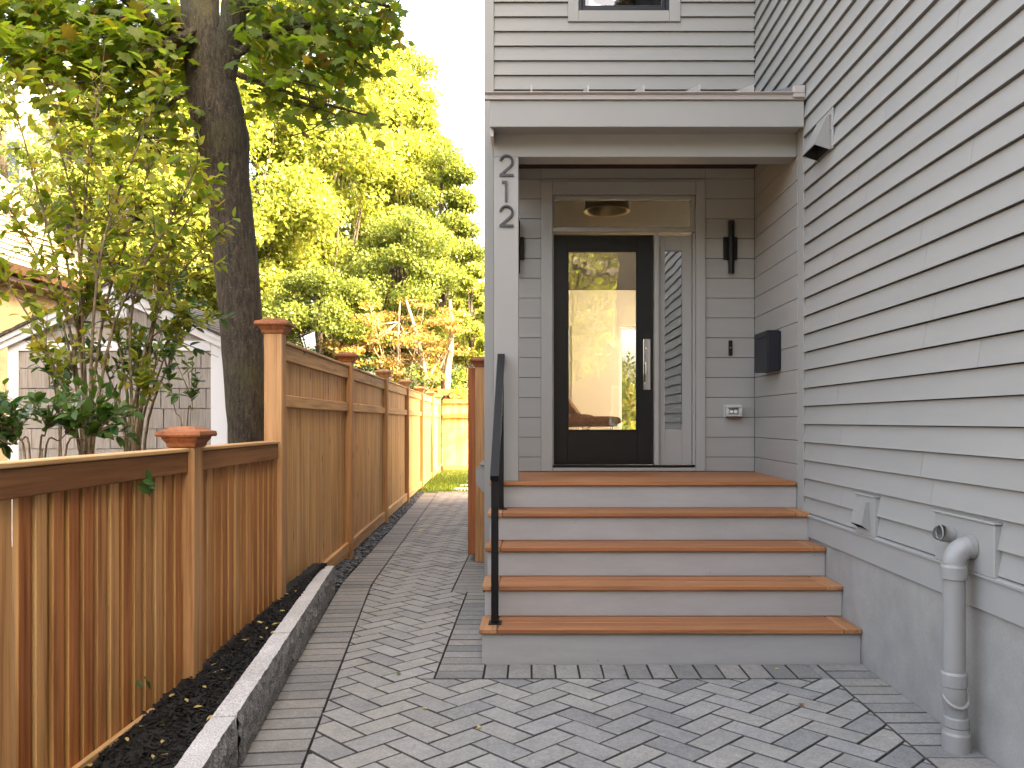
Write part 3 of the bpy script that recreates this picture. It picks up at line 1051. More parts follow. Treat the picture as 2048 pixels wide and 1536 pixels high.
CX0, CX1 = (1082 - 1065) / 226.4, (1410 - 1065) / 226.4     # outer edges of the door casing
CZ1 = 1.45 + (841 - 364) / 226.4
fw = MB()
fw.box(HX0, CX0 + .06, WY + .022, WY + .16, 0, 3.75)
fw.box(CX1 - .06, WX + .05, WY + .022, WY + .16, 0, 3.75)
fw.box(CX0 + .06, CX1 - .06, WY + .022, WY + .16, 0, 1.0)
fw.box(CX0 + .06, CX1 - .06, WY + .022, WY + .16, CZ1 - .08, 3.75)
pfw = fw.build('porch_front_wall', M['wall_back'], house)
for z in lines:
    a, b = max(z, 1.0) + .0022, min(z + FB, 3.70) - .0022
    if b - a < .02: continue
    MB().cbox(HX0 + .02, CX0 - .0015, WY - .002, WY + .02, a, b, .0015).build('board', M['siding_x'], pfw)
    MB().cbox(CX1 + .0015, WX - .006, WY - .002, WY + .02, a, b, .0015).build('board', M['siding_x'], pfw)
    if a > CZ1 + .01:
        MB().cbox(CX0 + .001, CX1 - .001, WY - .002, WY + .02, a, b, .0015).build('board', M['siding_x'], pfw)

# door surround
def zy(y): return 1.45 + (841 - y) / 226.4
def xx(x): return (x - 1065) / 226.4
cas = MB().cbox(CX0, xx(1105), WY - .022, WY + .03, zy(942), CZ1, .003)
cas.cbox(xx(1391), CX1, WY - .022, WY + .03, zy(942), CZ1, .003)
cas.cbox(xx(1105) + .0015, xx(1391) - .0015, WY - .022, WY + .03, zy(390), CZ1 - .001, .003)
cas = cas.build('door_casing', M['trim'], house)
MB().cbox(CX0 - .015, CX1 + .015, WY - .034, WY + .02, CZ1 + .001, CZ1 + .014, .003).build('head_flashing', M['trim'], cas)
MB().cbox(xx(1105) + .002, xx(1391) - .002, WY - .018, WY + .1, zy(464), zy(456), .003).build('transom_bar', M['trim'], cas)
MB().cbox(xx(1105) + .002, xx(1391) - .002, WY - .02, WY + .1, zy(942), zy(935.5), .003).build('sill', M['trim'], cas)
MB().cbox(xx(1105) + .003, xx(1391) - .003, WY + .0, WY + .13, zy(935), zy(930.5), .003).build('threshold', M['black'], cas)
MB().cbox(xx(1309), xx(1318), WY - .005, WY + .1, zy(930), zy(465), .003).build('mullion', M['trim'], cas)
for a, b in ((1105.2, 1107.5), (1386, 1390.6)):
    MB().cbox(xx(a), xx(b), WY + .0, WY + .12, zy(930), zy(465), .002).build('jamb', M['trim'], cas)
# transom window
tr = MB()
x0, x1, z0, z1 = xx(1105) + .001, xx(1391) - .001, zy(455.5), zy(390.5)
tr.cbox(x0, xx(1110), WY + .02, WY + .07, z0, z1, .003); tr.cbox(xx(1383), x1, WY + .02, WY + .07, z0, z1, .003)
tr.cbox(xx(1110) + .001, xx(1383) - .001, WY + .02, WY + .07, z1 - .03, z1, .003); tr.cbox(xx(1110) + .001, xx(1383) - .001, WY + .02, WY + .07, z0, z0 + .012, .003)
tr = tr.build('transom_window', M['trim'], house)
MB().box(xx(1110), xx(1383), WY + .045, WY + .05, z0 + .01, z1 - .028).build('pane', M['glass'], tr)
# door leaf
dx0, dx1, dz0, dz1 = xx(1108), xx(1307.5), zy(929.5), zy(468)
gx0, gx1, gz0, gz1 = xx(1135), xx(1276), zy(862), zy(499)
DY = WY + .045
dr = MB()
dr.cbox(dx0, gx0, DY, DY + .045, dz0, dz1, .002); dr.cbox(gx1, dx1, DY, DY + .045, dz0, dz1, .002)
dr.cbox(gx0 + .0005, gx1 - .0005, DY + .0006, DY + .044, gz1, dz1 - .0005, .002); dr.cbox(gx0 + .0005, gx1 - .0005, DY + .0006, DY + .044, dz0 + .0005, gz0, .002)
dr = dr.build('front_door', M['door'], house)
fr = MB()
fr.cbox(gx0 - .004, gx0 + .012, DY - .004, DY + .02, gz0 - .004, gz1 + .004, .003); fr.cbox(gx1 - .012, gx1 + .004, DY - .004, DY + .02, gz0 - .004, gz1 + .004, .003)
fr.cbox(gx0 + .0125, gx1 - .0125, DY - .004, DY + .02, gz1 - .012, gz1 + .004, .003); fr.cbox(gx0 + .0125, gx1 - .0125, DY - .004, DY + .02, gz0 - .004, gz0 + .012, .003)
fr.build('glazing_bead', M['door'], dr)
MB().box(gx0 + .006, gx1 - .006, DY + .022, DY + .027, gz0 + .006, gz1 - .006).build('pane', M['glass'], dr)
hp = MB().cbox(xx(1288), xx(1302), DY - .008, DY - .0005, zy(779), zy(677), .002)
hp.build('handle_plate', M['chrome'], dr)
MB().cbox(xx(1291), xx(1296), DY - .055, DY - .043, zy(766), zy(724), .003).cbox(xx(1291), xx(1296), DY - .043, DY - .008, zy(727), zy(724), .002).cbox(xx(1291), xx(1296), DY - .043, DY - .008, zy(766), zy(763), .002).build('handle', M['chrome'], dr)
MB().tube([(xx(1295), DY - .009, zy(692)), (xx(1295), DY - .026, zy(692))], .018, 16).build('lock', M['chrome'], dr)
MB().cbox(dx0 + .02, dx1 - .02, DY - .006, DY - .0005, dz0 + .004, dz0 + .02, .002).build('door_sweep', M['black'], dr)
# sidelight
sx0, sx1 = xx(1318.5), xx(1385.5)
qx0, qx1, qz0, qz1 = xx(1331.5), xx(1366.5), zy(859), zy(499)
sd = MB()
SY = WY + .05
sd.cbox(sx0, qx0, SY, SY + .045, dz0, dz1, .002); sd.cbox(qx1, sx1, SY, SY + .045, dz0, dz1, .002)
sd.cbox(qx0 + .0005, qx1 - .0005, SY + .0006, SY + .044, qz1, dz1 - .0005, .002); sd.cbox(qx0 + .0005, qx1 - .0005, SY + .0006, SY + .044, dz0 + .0005, qz0, .002)
sd = sd.build('sidelight', M['trim'], house)
MB().box(qx0 - .002, qx1 + .002, SY + .015, SY + .019, qz0 - .002, qz1 + .002).build('pane', M['glass_wavy'], sd)
MB().box(qx0 - .05, qx1 + .05, SY + .06, SY + .064, qz0 - .05, qz1 + .05).build('dark_backing', M['shade'], sd)  # dark sheet added behind the pane so reflections stand out

# upper front wall with lap siding and a window
uw = MB()
uwx0, uwx1, uwz0 = xx(1157), xx(1338), zy(23)
uwz1 = uwz0 + 1.5
uw.box(HX0, uwx0, WY + .016, WY + .16, 3.75, HZ); uw.box(uwx1, WX + .05, WY + .016, WY + .16, 3.75, HZ)
uw.box(uwx0, uwx1, WY + .016, WY + .16, 3.75, uwz0); uw.box(uwx0, uwx1, WY + .016, WY + .16, uwz1, HZ)
uw = uw.build('upper_front_wall', M['wall_back'], house)
tx0, tx1, tz0, tz1 = xx(1136), xx(1360), zy(45), uwz1 + .1
z = 4.498 - 5 * EXPO
while z < 8.0:
    z0, z1 = z, z + EXPO - .004
    segs = [(xx(988) + .001, WX - .004)]
    if z1 > tz0 + .02 and z0 < tz1:
        segs = [(xx(988) + .001, tx0 - .002), (tx1 + .002, WX - .004)]
        if z0 < tz0 - .01:
            MB().extr([(WY - .018, z0), (WY - .018 + .02 * (tz0 - .003 - z0) / EXPO, tz0 - .003), (WY + .0155, tz0 - .003), (WY + .0155, z0 + .004), (WY - .006, z0 + .004)], 'x', tx0 - .0015, tx1 + .0015).build('board', M['siding_x'], uw)
    for a, b in segs:
        prof = [(WY - .018, z0), (WY + .002, z1), (WY + .0155, z1), (WY + .0155, z0 + .004), (WY - .006, z0 + .004)]
        MB().extr(prof, 'x', a, b).build('board', M['siding_x'], uw)
    z += EXPO
win = MB()
win.cbox(tx0, uwx0, WY - .024, WY + .015, tz0, tz1, .003); win.cbox(uwx1, tx1, WY - .024, WY + .015, tz0, tz1, .003)
win.cbox(uwx0 + .001, uwx1 - .001, WY - .024, WY + .015, tz0, uwz0, .003); win.cbox(uwx0 + .001, uwx1 - .001, WY - .024, WY + .015, uwz1, tz1, .003)
win = win.build('upper_window', M['trim'], house)
f2 = MB()
for d, y0_, y1_ in ((.0, -.01, .06), (.032, .012, .05)):
    w_ = .03
    f2.cbox(uwx0 + .002 + d, uwx0 + .03 + d, WY + y0_, WY + y1_, uwz0 + .002 + d, uwz1 - .002 - d, .003); f2.cbox(uwx1 - .03 - d, uwx1 - .002 - d, WY + y0_, WY + y1_, uwz0 + .002 + d, uwz1 - .002 - d, .003)
    f2.cbox(uwx0 + .031 + d, uwx1 - .031 - d, WY + y0_, WY + y1_, uwz0 + .002 + d, uwz0 + .03 + d, .003); f2.cbox(uwx0 + .031 + d, uwx1 - .031 - d, WY + y0_, WY + y1_, uwz1 - .03 - d, uwz1 - .002 - d, .003)
f2.build('window_frame', M['mail'], win)
MB().box(uwx0 + .06, uwx1 - .06, WY + .03, WY + .034, uwz0 + .06, uwz1 - .06).build('pane', M['glass_dark'], win)
MB().box(uwx0 - .1, uwx1 + .1, WY + .7, WY + .75, uwz0 - .3, uwz1 + .3).build('blind', M['pale'], win)
MB().cbox(HX0 - .004, xx(988), WY - .022, WY + .1, 0, HZ, .003).build('corner_board', M['trim'], house)
# outer shell: back, right, left walls and roof
sh = MB()
sh.box(HX0, HX0 + .1, WY + .162, HY1, 0, HZ)
sh.box(HX1 - .1, HX1, HY0, WY + .3, 0, HZ)
sh.box(RX1, HX1 - .101, WY + .2, WY + .3, 0, HZ)
SW0, SW1, SZ0, SZ1 = 11.0, 14.5, 1.15, 3.65      # unseen side window, added to let sun light the room
sh.box(RX1 - .1, RX1, WY + .301, SW0, 0, HZ); sh.box(RX1 - .1, RX1, SW1, HY1 - .101, 0, HZ)
sh.box(RX1 - .1, RX1, SW0, SW1, 0, SZ0); sh.box(RX1 - .1, RX1, SW0, SW1, SZ1, HZ)
sh.box(WX + .301, HX1 - .101, HY0, HY0 + .1, 0, HZ)
bx = [(-.25, .71), (1.565, 2.9)]      # garden windows of the back wall
sh.box(HX0 + .101, bx[0][0], HY1 - .1, HY1, 0, HZ); sh.box(bx[0][1], bx[1][0], HY1 - .1, HY1, 0, HZ); sh.box(bx[1][1], RX1, HY1 - .1, HY1, 0, HZ)
for a, b in bx:
    sh.box(a, b, HY1 - .1, HY1, 0, 1.0); sh.box(a, b, HY1 - .1, HY1, 3.15, HZ)
sh.box(HX0 - .3, RX1 + .3, WY + .301, HY1 + .3, HZ + .002, HZ + .2)
sh.box(HX0 - .3, WX - .301, WY - .3, WY + .3, HZ + .002, HZ + .2)
sh.box(WX - .3, HX1 + .3, HY0 - .3, WY + .3, HZ + .002, HZ + .2)
sh.build('outer_wall', M['trim'], house)
# interior room behind the door
MB().box(HX0 + .101, 3.2, WY + .161, HY1 - .101, .95, 1.0).build('interior_floor', M['oak'], house)
MB().box(HX0 + .101, 3.2, WY + .161, HY1 - .101, 3.8, 3.85).build('interior_ceiling', M['int_ceiling'], house)
iw = MB()
iw.box(3.2, 3.249, WY + .161, SW0, 1.0, 3.8); iw.box(3.2, 3.249, SW1, HY1 - .101, 1.0, 3.8)
iw.box(3.2, 3.249, SW0, SW1, 1.0, SZ0); iw.box(3.2, 3.249, SW0, SW1, SZ1, 3.8)
iw.box(HX0 + .102, HX0 + .13, WY + .161, HY1 - .101, 1.0, 3.8)
a0, a1 = HY1 - .14, HY1 - .102
iw.box(HX0 + .131, bx[0][0], a0, a1, 1.0, 3.8); iw.box(bx[0][1], bx[1][0], a0, a1, 1.0, 3.8); iw.box(bx[1][1], 3.199, a0, a1, 1.0, 3.8)
for a, b in bx: iw.box(a, b, a0, a1, 3.15, 3.8)
iw.box(WX + .051, 3.199, WY + .161, WY + .2, 1.0, 3.8)
iw.build('interior_wall', M['plaster'], house)
sw_ = MB().cbox(RX1 - .06, RX1 - .01, SW0 + .002, SW0 + .06, SZ0 + .002, SZ1 - .002, .003).cbox(RX1 - .06, RX1 - .01, SW1 - .06, SW1 - .002, SZ0 + .002, SZ1 - .002, .003).build('added_side_window', M['white'], house)  # frame of the added side window, out of view
MB().box(RX1 - .05, RX1 - .046, SW0 + .06, SW1 - .06, SZ0, SZ1).build('fill_blind', M['fill_sheer'], sw_)  # unseen translucent sheet, added to brighten the room with diffused sun
for a, b in bx:
    w2 = MB().cbox(a, a + .05, HY1 - .09, HY1 - .03, 1.0, 3.15, .003).cbox(b - .05, b, HY1 - .09, HY1 - .03, 1.0, 3.15, .003).cbox(a + .051, b - .051, HY1 - .09, HY1 - .03, 3.1, 3.15, .003).cbox(a + .051, b - .051, HY1 - .09, HY1 - .03, 1.0, 1.05, .003)
    w2 = w2.build('garden_window', M['white'], house)
    MB().box(a + .05, b - .05, HY1 - .06, HY1 - .056, 1.05, 3.1).build('pane', M['glass'], w2)

# porch roof, beam, column
RY = 5.93
pr = MB()
slope = 0.31
zf = 3.795
pr.add([(-.335, RY - .02, zf), (WX - .014, RY - .02, zf), (WX - .014, WY - .015, zf + slope * (WY - RY)), (-.335, WY - .015, zf + slope * (WY - RY)),
        (-.335, RY - .02, zf + .012), (WX - .014, RY - .02, zf + .012), (WX - .014, WY - .015, zf + .012 + slope * (WY - RY)), (-.335, WY - .015, zf + .012 + slope * (WY - RY))],
       [(3, 2, 1, 0), (4, 5, 6, 7), (0, 1, 5, 4), (1, 2, 6, 5), (2, 3, 7, 6), (3, 0, 4, 7)])
pr = pr.build('porch_roof', M['roof_metal'], house)
for sxp in (1063, 1176, 1287, 1398, 1505):
    X = (sxp - 1065) / FPX * RY
    s_ = MB(); t = .006
    y1_ = WY - .016
    pts = [(RY - .02, zf + .013), (RY - .02, zf + .013 + .05), (y1_, zf + .013 + slope * (y1_ - RY + .02) + .05), (y1_, zf + .013 + slope * (y1_ - RY + .02))]
    s_.extr(pts, 'x', X - t, X + t); s_.build('standing_seam', M['brown_metal'], pr)
MB().add([(WX - .05, RY - .03, zf - .02), (WX - .018, RY - .03, zf - .02), (WX - .018, RY - .03, zf + .06), (WX - .05, RY - .03, zf + .06),
          (WX - .05, WY - .02, zf - .02 + slope * 1.37), (WX - .018, WY - .02, zf - .02 + slope * 1.37), (WX - .018, WY - .02, zf + .09 + slope * 1.37), (WX - .05, WY - .02, zf + .09 + slope * 1.37)],
         [(0, 1, 2, 3), (5, 4, 7, 6), (1, 0, 4, 5), (2, 1, 5, 6), (3, 2, 6, 7), (0, 3, 7, 4)]).build('wall_flashing', M['roof_metal'], pr)
MB().cbox(WX - .1, WX - .016, RY - .045, RY - .003, zf - .035, zf + .05, .004).build('end_cap', M['brown_metal'], pr)
MB().extr([(RY - .038, zf - .045), (RY - .03, zf - .05), (RY - .024, zf - .03), (RY - .024, zf - .012), (RY - .05, zf - .002), (RY - .05, zf + .003), (RY, zf + .003), (RY, zf - .045)][::-1], 'x', -.345, WX - .016).build('drip_edge', M['brown_metal'], pr)
MB().cbox(-.305, WX - .016, RY - .018, RY + .02, 3.557, zf - .047, .003).build('fascia', M['trim'], pr)
MB().cbox(-.305, -.28, RY + .022, WY - .03, 3.50, 3.72, .003).build('side_fascia', M['brown_metal'], pr)
MB().box(-.279, WX - .016, RY + .021, 6.12, 3.575, 3.60).build('soffit', M['trim'], pr)
MB().cbox(-.288, WX - .004, 6.12, 6.30, 3.408, 3.72, .003).build('porch_beam', M['trim'], house)
pc = MB().box(-.27, WX - .005, 6.301, WY - .003, 3.70, 3.72).build('porch_ceiling', M['soffit_wood'], house)
for i in range(9):
    MB().cbox(-.27, WX - .006, 6.303 + i * .108, 6.303 + i * .108 + .105, 3.672, 3.699, .003).build('plank', M['soffit_wood'], pc)
MB().cbox(-.286, -.104, 6.115, 6.30, 1.001, 3.406, .003).build('porch_column', M['trim'], house)

# ================================================================== ENTRY STAIRS
st = empty('entry_stairs', (0.8, 5.5, 0), 'five wide wooden entry steps with grey risers up to the door', 'stairs')
for i in range(5):
    zt, y0 = TOPZ[i], NOSE[i]
    zb = TOPZ[i - 1] if i else -0.01
    MB().cbox(STAIR_X0 + .016, STAIR_X1 + .004, y0 + .028, y0 + .05, zb + (.001 if i else 0), zt - .031, .002).build('riser', M['riser'], st)
    if i < 4:
        td = empty('tread', (0.8, y0, zt - .03)); td.parent = st; td.location = Vector((0.8, y0, zt - .03)) - WLOC[st.name]; WLOC[td.name] = Vector((0.8, y0, zt - .03))
        y2 = NOSE[i + 1] + .026
        wd_ = (y2 - y0 - .004) / 2
        for q in range(2):
            a = y0 + q * (wd_ + .004)
            MB().cbox(STAIR_X0 + .108, STAIR_X1 - .105, a, a + wd_, zt - .03, zt, .004).build('plank', M['deckx'], td)
        MB().cbox(STAIR_X0, STAIR_X0 + .105, y0, y2, zt - .03, zt, .004).build('plank', M['decky'], td)
        MB().cbox(STAIR_X1 - .102, STAIR_X1, y0, y2, zt - .03, zt, .004).build('plank', M['decky'], td)
    MB().box(STAIR_X0 + .02, STAIR_X0 + .05, y0 + .055, 7.2, zb + .002, zt - .032).build('side_panel', M['riser'], st)
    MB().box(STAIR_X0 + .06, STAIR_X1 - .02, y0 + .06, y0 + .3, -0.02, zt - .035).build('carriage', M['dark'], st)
ld = empty('landing', (0.8, 6.086, .97)); ld.parent = st; ld.location = Vector((0.8, 6.086, .97)) - WLOC[st.name]; WLOC[ld.name] = Vector((0.8, 6.086, .97))
nb = 9; wpl = (WY - .004 - 6.086) / nb
for q in range(nb):
    a = 6.086 + q * wpl
    MB().cbox(STAIR_X0, STAIR_X1 - .005, a, a + wpl - .004, .969, .999, .004).build('plank', M['deckx'], ld)
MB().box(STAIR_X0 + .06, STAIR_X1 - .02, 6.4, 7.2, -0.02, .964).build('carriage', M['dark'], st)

# handrail
hr = empty('handrail', (-.23, 5.5, .21), 'black metal handrail on two posts up the side of the steps', 'handrail')
p1 = MB().cbox(-.252, -.208, 5.015, 5.06, .219, 1.105, .003).build('post', M['black'], hr)
MB().cbox(-.268, -.188, 4.985, 5.09, .2125, .2185, .002).build('base_plate', M['black'], p1)
p2 = MB().cbox(-.25, -.21, 6.005, 6.045, .811, 1.85, .003).build('post', M['black'], hr)
MB().cbox(-.27, -.185, 5.975, 6.072, .8035, .8105, .002).build('base_plate', M['black'], p2)
ra, rb = Vector((-.23, 4.985, 1.10)), Vector((-.23, 6.06, 1.925))
dv = (rb - ra).normalized(); upv = Vector((0, -dv.z, dv.y))
hv = []
for p in (ra, rb):
    for sx, sz in ((-1, -1), (1, -1), (1, 1), (-1, 1)):
        hv.append(p + Vector((.026 * sx, 0, 0)) + upv * (.019 * sz))
MB().add(hv, [(0, 1, 2, 3), (7, 6, 5, 4), (1, 0, 4, 5), (2, 1, 5, 6), (3, 2, 6, 7), (0, 3, 7, 4)]).build('rail', M['black'], hr)
MB().cbox(-.252, -.208, 6.062, 6.113, 1.86, 1.94, .003).build('wall_bracket', M['black'], hr)

# ================================================================== THINGS ON THE HOUSE
def num2(cx, cz):
    """outline centre line of the figure 2, 0.155 high"""
    r = .045; pts = []
    for k in range(0, 15):
        a = R(170 - k * 15.5)
        pts.append((cx + r * math.cos(a), cz + .107 + r * math.sin(a)))
    pts.append((cx - .045, cz + .008))
    return pts


def ribbon(path, w, y0, y1):
    m = MB()
    for (a, b) in zip(path, path[1:]):
        a, b = Vector(a), Vector(b)
        d = (b - a).normalized(); n_ = Vector((-d.y, d.x)) * (w / 2)
        a2, b2 = a - d * w * .12, b + d * w * .12
        q = [a2 - n_, b2 - n_, b2 + n_, a2 + n_]
        vs_ = [(p.x, y0, p.y) for p in q] + [(p.x, y1, p.y) for p in q]
        m.add(vs_, [(0, 1, 2, 3), (7, 6, 5, 4), (1, 0, 4, 5), (2, 1, 5, 6), (3, 2, 6, 7), (0, 3, 7, 4)])
    return m


CYF = 6.115
def cpx(x, y): return ((x - 1065) / FPX * CYF, 1.45 + (841 - y) / FPX * CYF)
for (xa, yb, word) in ((1013, 353, 'upper'), (1013, 454, 'lower')):
    cx, cz = cpx(xa, yb)
    m = ribbon(num2(cx, cz), .0165, CYF - .014, CYF - .001)
    m.box(cx - .053, cx + .052, CYF - .0145, CYF - .0015, cz, cz + .0165)
    m.build('house_number', M['number'], None, 'dark metal house number 2, the %s of the two on the porch column' % word, 'house number', 'house numbers 212 on the porch column')
cx, cz = cpx(1011, 404)
m = MB().box(cx - .004, cx + .0135, CYF - .014, CYF - .001, cz, cz + .155)
m.box(cx - .026, cx - .0041, CYF - .0145, CYF - .0015, cz + .1385, cz + .155)
m.build('house_number', M['number'], None, 'dark metal house number 1 between the two figure 2s', 'house number', 'house numbers 212 on the porch column')

for xc, word in ((1459.5, 'right of the front door above the doorbell'), (1034.5, 'behind the porch column at the left of the door')):
    X = xx(xc)
    s_ = empty('wall_sconce', (X, WY, zy(520)), 'black tube wall light ' + word, 'wall light', 'tube lights flanking the door')
    MB().cbox(X - .061, X + .061, WY - .03, WY - .003, zy(520), zy(475), .004).build('back_plate', M['black'], s_)
    MB().tube([(X, WY - .06, zy(549)), (X, WY - .06, zy(445))], .026, 20).build('tube', M['black'], s_)
bell = empty('doorbell', (xx(1460), WY, zy(711)), 'slim black doorbell plate on the flush boards', 'doorbell')
MB().cbox(xx(1456.6), xx(1464), WY - .02, WY - .003, zy(711), zy(681), .003).build('plate', M['black'], bell)
MB().tube([(xx(1460.2), WY - .0195, zy(696)), (xx(1460.2), WY - .024, zy(696))], .0065, 14).build('ring', M['plastic'], bell)
MB().tube([(xx(1460.2), WY - .0245, zy(696)), (xx(1460.2), WY - .026, zy(696))], .0042, 14).build('button', M['black'], bell)
ou = empty('outdoor_outlet', (xx(1463), WY, zy(835)), 'pale weatherproof outlet box low on the porch wall', 'outlet')
OX0, OX1, OZ0, OZ1 = xx(1448), xx(1480), zy(833), zy(811)
MB().cbox(OX0 - .004, OX1 + .004, WY - .02, WY - .003, OZ0 - .006, OZ1 + .008, .004).build('back_box', M['plastic'], ou)
lid = MB()
lid.cbox(OX0, OX1, WY - .085, WY - .021, OZ1 - .022, OZ1, .005); lid.cbox(OX0, OX1, WY - .085, WY - .021, OZ0, OZ0 + .018, .005)
lid.cbox(OX0, OX0 + .028, WY - .0845, WY - .0212, OZ0 + .0185, OZ1 - .0225, .003); lid.cbox(OX1 - .028, OX1, WY - .0845, WY - .0212, OZ0 + .0185, OZ1 - .0225, .003)
lid.build('hood', M['plastic'], ou)
for dx in (-.02, .02):
    X = (OX0 + OX1) / 2 + dx
    MB().tube([(X, WY - .021, (OZ0 + OZ1) / 2 - .004), (X, WY - .05, (OZ0 + OZ1) / 2 - .004)], .017, 16).build('socket', M['white'], ou)
mb_ = empty('mailbox', (1.9, 6.7, 1.84), 'black metal mailbox mounted on the porch side wall', 'mailbox')
MX0, MX1, MY0, MY1, MZ0, MZ1 = 1.853, WX - .006, 6.5, 6.87, 1.845, 2.164
MB().cbox(MX0 + .004, MX1 - .012, MY0, MY1, MZ0, MZ1, .004).build('body', M['mail'], mb_)
MB().cbox(MX0 - .004, MX0 + .003, MY0 + .002, MY1 - .002, MZ0 + .002, MZ1 - .052, .002).build('front_panel', M['mail'], mb_)
MB().cbox(MX0 - .006, MX0 + .003, MY0 + .001, MY1 - .001, MZ1 - .046, MZ1 - .001, .002).build('lid', M['mail'], mb_)
MB().cbox(MX1 - .011, MX1, MY0 - .006, MY1 + .006, MZ0 + .01, MZ1 - .008, .002).build('back_plate', M['mail'], mb_)


def hood(name, label, Xw, Ya, Yb, z0, z1, depth, m):
    e = empty(name, (Xw, (Ya + Yb) / 2, z0), label, 'vent')
    Xo = Xw - depth
    zt = z1 - .02
    vs_ = [(Xw, Ya, z0), (Xw, Yb, z0), (Xo, Yb, z0 + .035), (Xo, Ya, z0 + .035), (Xw, Ya + .01, zt), (Xw, Yb - .01, zt), (Xw - .02, Yb - .01, zt), (Xw - .02, Ya + .01, zt)]
    h = MB(); h.add(vs_, [(0, 3, 7, 4), (3, 2, 6, 7), (2, 1, 5, 6), (4, 7, 6, 5)])
    q = [Vector(p) for p in vs_]
    cen = Vector((Xw, (Ya + Yb) / 2, (z0 + z1) / 2))
    inn = []
    for p in q:
        pp = cen + (p - cen) * .93; pp.z = p.z if p.z < z0 + .05 else pp.z
        inn.append(tuple(pp))
    h.build('hood', m, e)
    MB().add(inn, [(4, 7, 3, 0), (7, 6, 2, 3), (6, 5, 1, 2), (5, 6, 7, 4)]).build('shade_liner', M['dark'], e)  # inner faces coloured dark, standing in for the shade inside the hood
    MB().add([tuple(p) for p in vs_[:4]] + inn[:4], [(0, 1, 5, 4), (1, 2, 6, 5), (2, 3, 7, 6), (3, 0, 4, 7)]).build('lip', m, e)
    MB().add([(Xw - .004, Ya + .01, z0 + .006), (Xw - .004, Yb - .01, z0 + .006), (Xw - .004, Yb - .02, zt - .02), (Xw - .004, Ya + .02, zt - .02)], [(0, 1, 2, 3)]).build('shade_plane', M['dark'], e)  # dark plane in the opening, painted as the shade within
    return e


h1 = hood('vent_hood', 'grey metal vent hood high on the side wall beside the porch roof', WX - .016, 5.387, 5.637, 3.222, 3.47, .108, M['pipe'])
fl = MB()
fl.cbox(WX - .018, WX - .006, 5.345, 5.3855, 3.22, 3.485, .002).cbox(WX - .018, WX - .006, 5.6385, 5.66, 3.22, 3.485, .002).cbox(WX - .018, WX - .006, 5.386, 5.638, 3.452, 3.485, .002)
fl.build('flange', M['pipe'], h1)
for z in (3.235, 3.34, 3.44):
    MB().tube([(WX - .0185, 5.365, z), (WX - .023, 5.365, z)], .005, 8).build('screw', M['chrome'], h1)
b1 = MB().cbox(WX - .032, WX + .01, 4.66, 4.93, .786, 1.012, .003)
h2 = hood('small_vent_hood', 'small pale vent hood on a square block low on the siding', WX - .033, 4.715, 4.885, .815, 1.0, .052, M['pipe'])
b1.build('mounting_block', M['trim'], h2)
MB().cbox(WX - .04, WX + .005, 4.652, 4.938, 1.0125, 1.02, .002).build('block_cap', M['trim'], h2)

# drain pipe
pp = empty('vent_pipe', (1.85, 3.62, 0), 'grey painted vent pipe rising from the pavers into the side wall', 'pipe')
MB().cbox(WX - .032, WX + .01, 3.45, 3.96, .786, 1.012, .003).build('mounting_block', M['trim'], pp)
MB().cbox(WX - .042, WX + .005, 3.44, 3.97, 1.0125, 1.021, .002).build('block_cap', M['trim'], pp)
PX, PYY, PR = 1.852, 3.62, .046
zc = .895
el = []
re_ = .075
for k in range(11):
    a = R(90 * k / 10)
    el.append((PX + re_ * (1 - math.cos(a)), PYY, zc - re_ + re_ * math.sin(a)))
MB().tube([(PX, PYY, .34), (PX, PYY, .80)], PR, 28).build('shaft', M['pipe'], pp)
MB().tube(el + [(WX - .033, PYY, zc)], PR + .003, 28).build('elbow', M['pipe'], pp)
MB().lathe((PX, PYY, 0), [(PR + .004, .755), (PR + .009, .757), (PR + .009, .808), (PR + .006, .815), (PR + .004, .822)], 28).build('collar', M['pipe'], pp)
MB().tube([(WX - .06, PYY, zc), (WX - .034, PYY, zc)], PR + .009, 28).build('wall_collar', M['pipe'], pp)
MB().lathe((PX, PYY, 0), [(PR + .003, .285), (PR + .009, .288), (PR + .009, .34), (PR + .005, .346), (PR + .003, .35)], 28).build('coupling', M['pipe'], pp)
MB().tube([(PX, PYY, .30), (PX, PYY, .255), (PX + .005, PYY + .006, .225), (PX + .014, PYY + .012, .19), (PX + .018, PYY + .014, .15), (PX + .018, PYY + .014, .1)], [PR + .004, PR + .005, PR + .005, PR + .003, PR, PR], 28).build('offset_bend', M['pipe'], pp)
b2 = (PX + .018, PYY + .014, 0)
rg = []
for k in range(13):
    a = math.pi + math.pi * k / 12
    rg.append((PX + .006 + (PR + .006) * math.cos(a), PYY + .004 + (PR + .006) * math.sin(a), .245 - .045 * math.sin(math.pi * k / 12)))
MB().tube(rg, .0085, 8).build('bend_rim', M['pipe'], pp)
MB().lathe(b2, [(PR + .003, .10), (PR + .007, .105), (PR + .007, .142), (PR + .003, .148)], 28).build('base_ring', M['pipe'], pp)
MB().lathe(b2, [(PR + .013, -.01), (PR + .013, .072), (PR + .008, .082), (PR + .006, .1)], 28).build('base_collar', M['pipe'], pp)
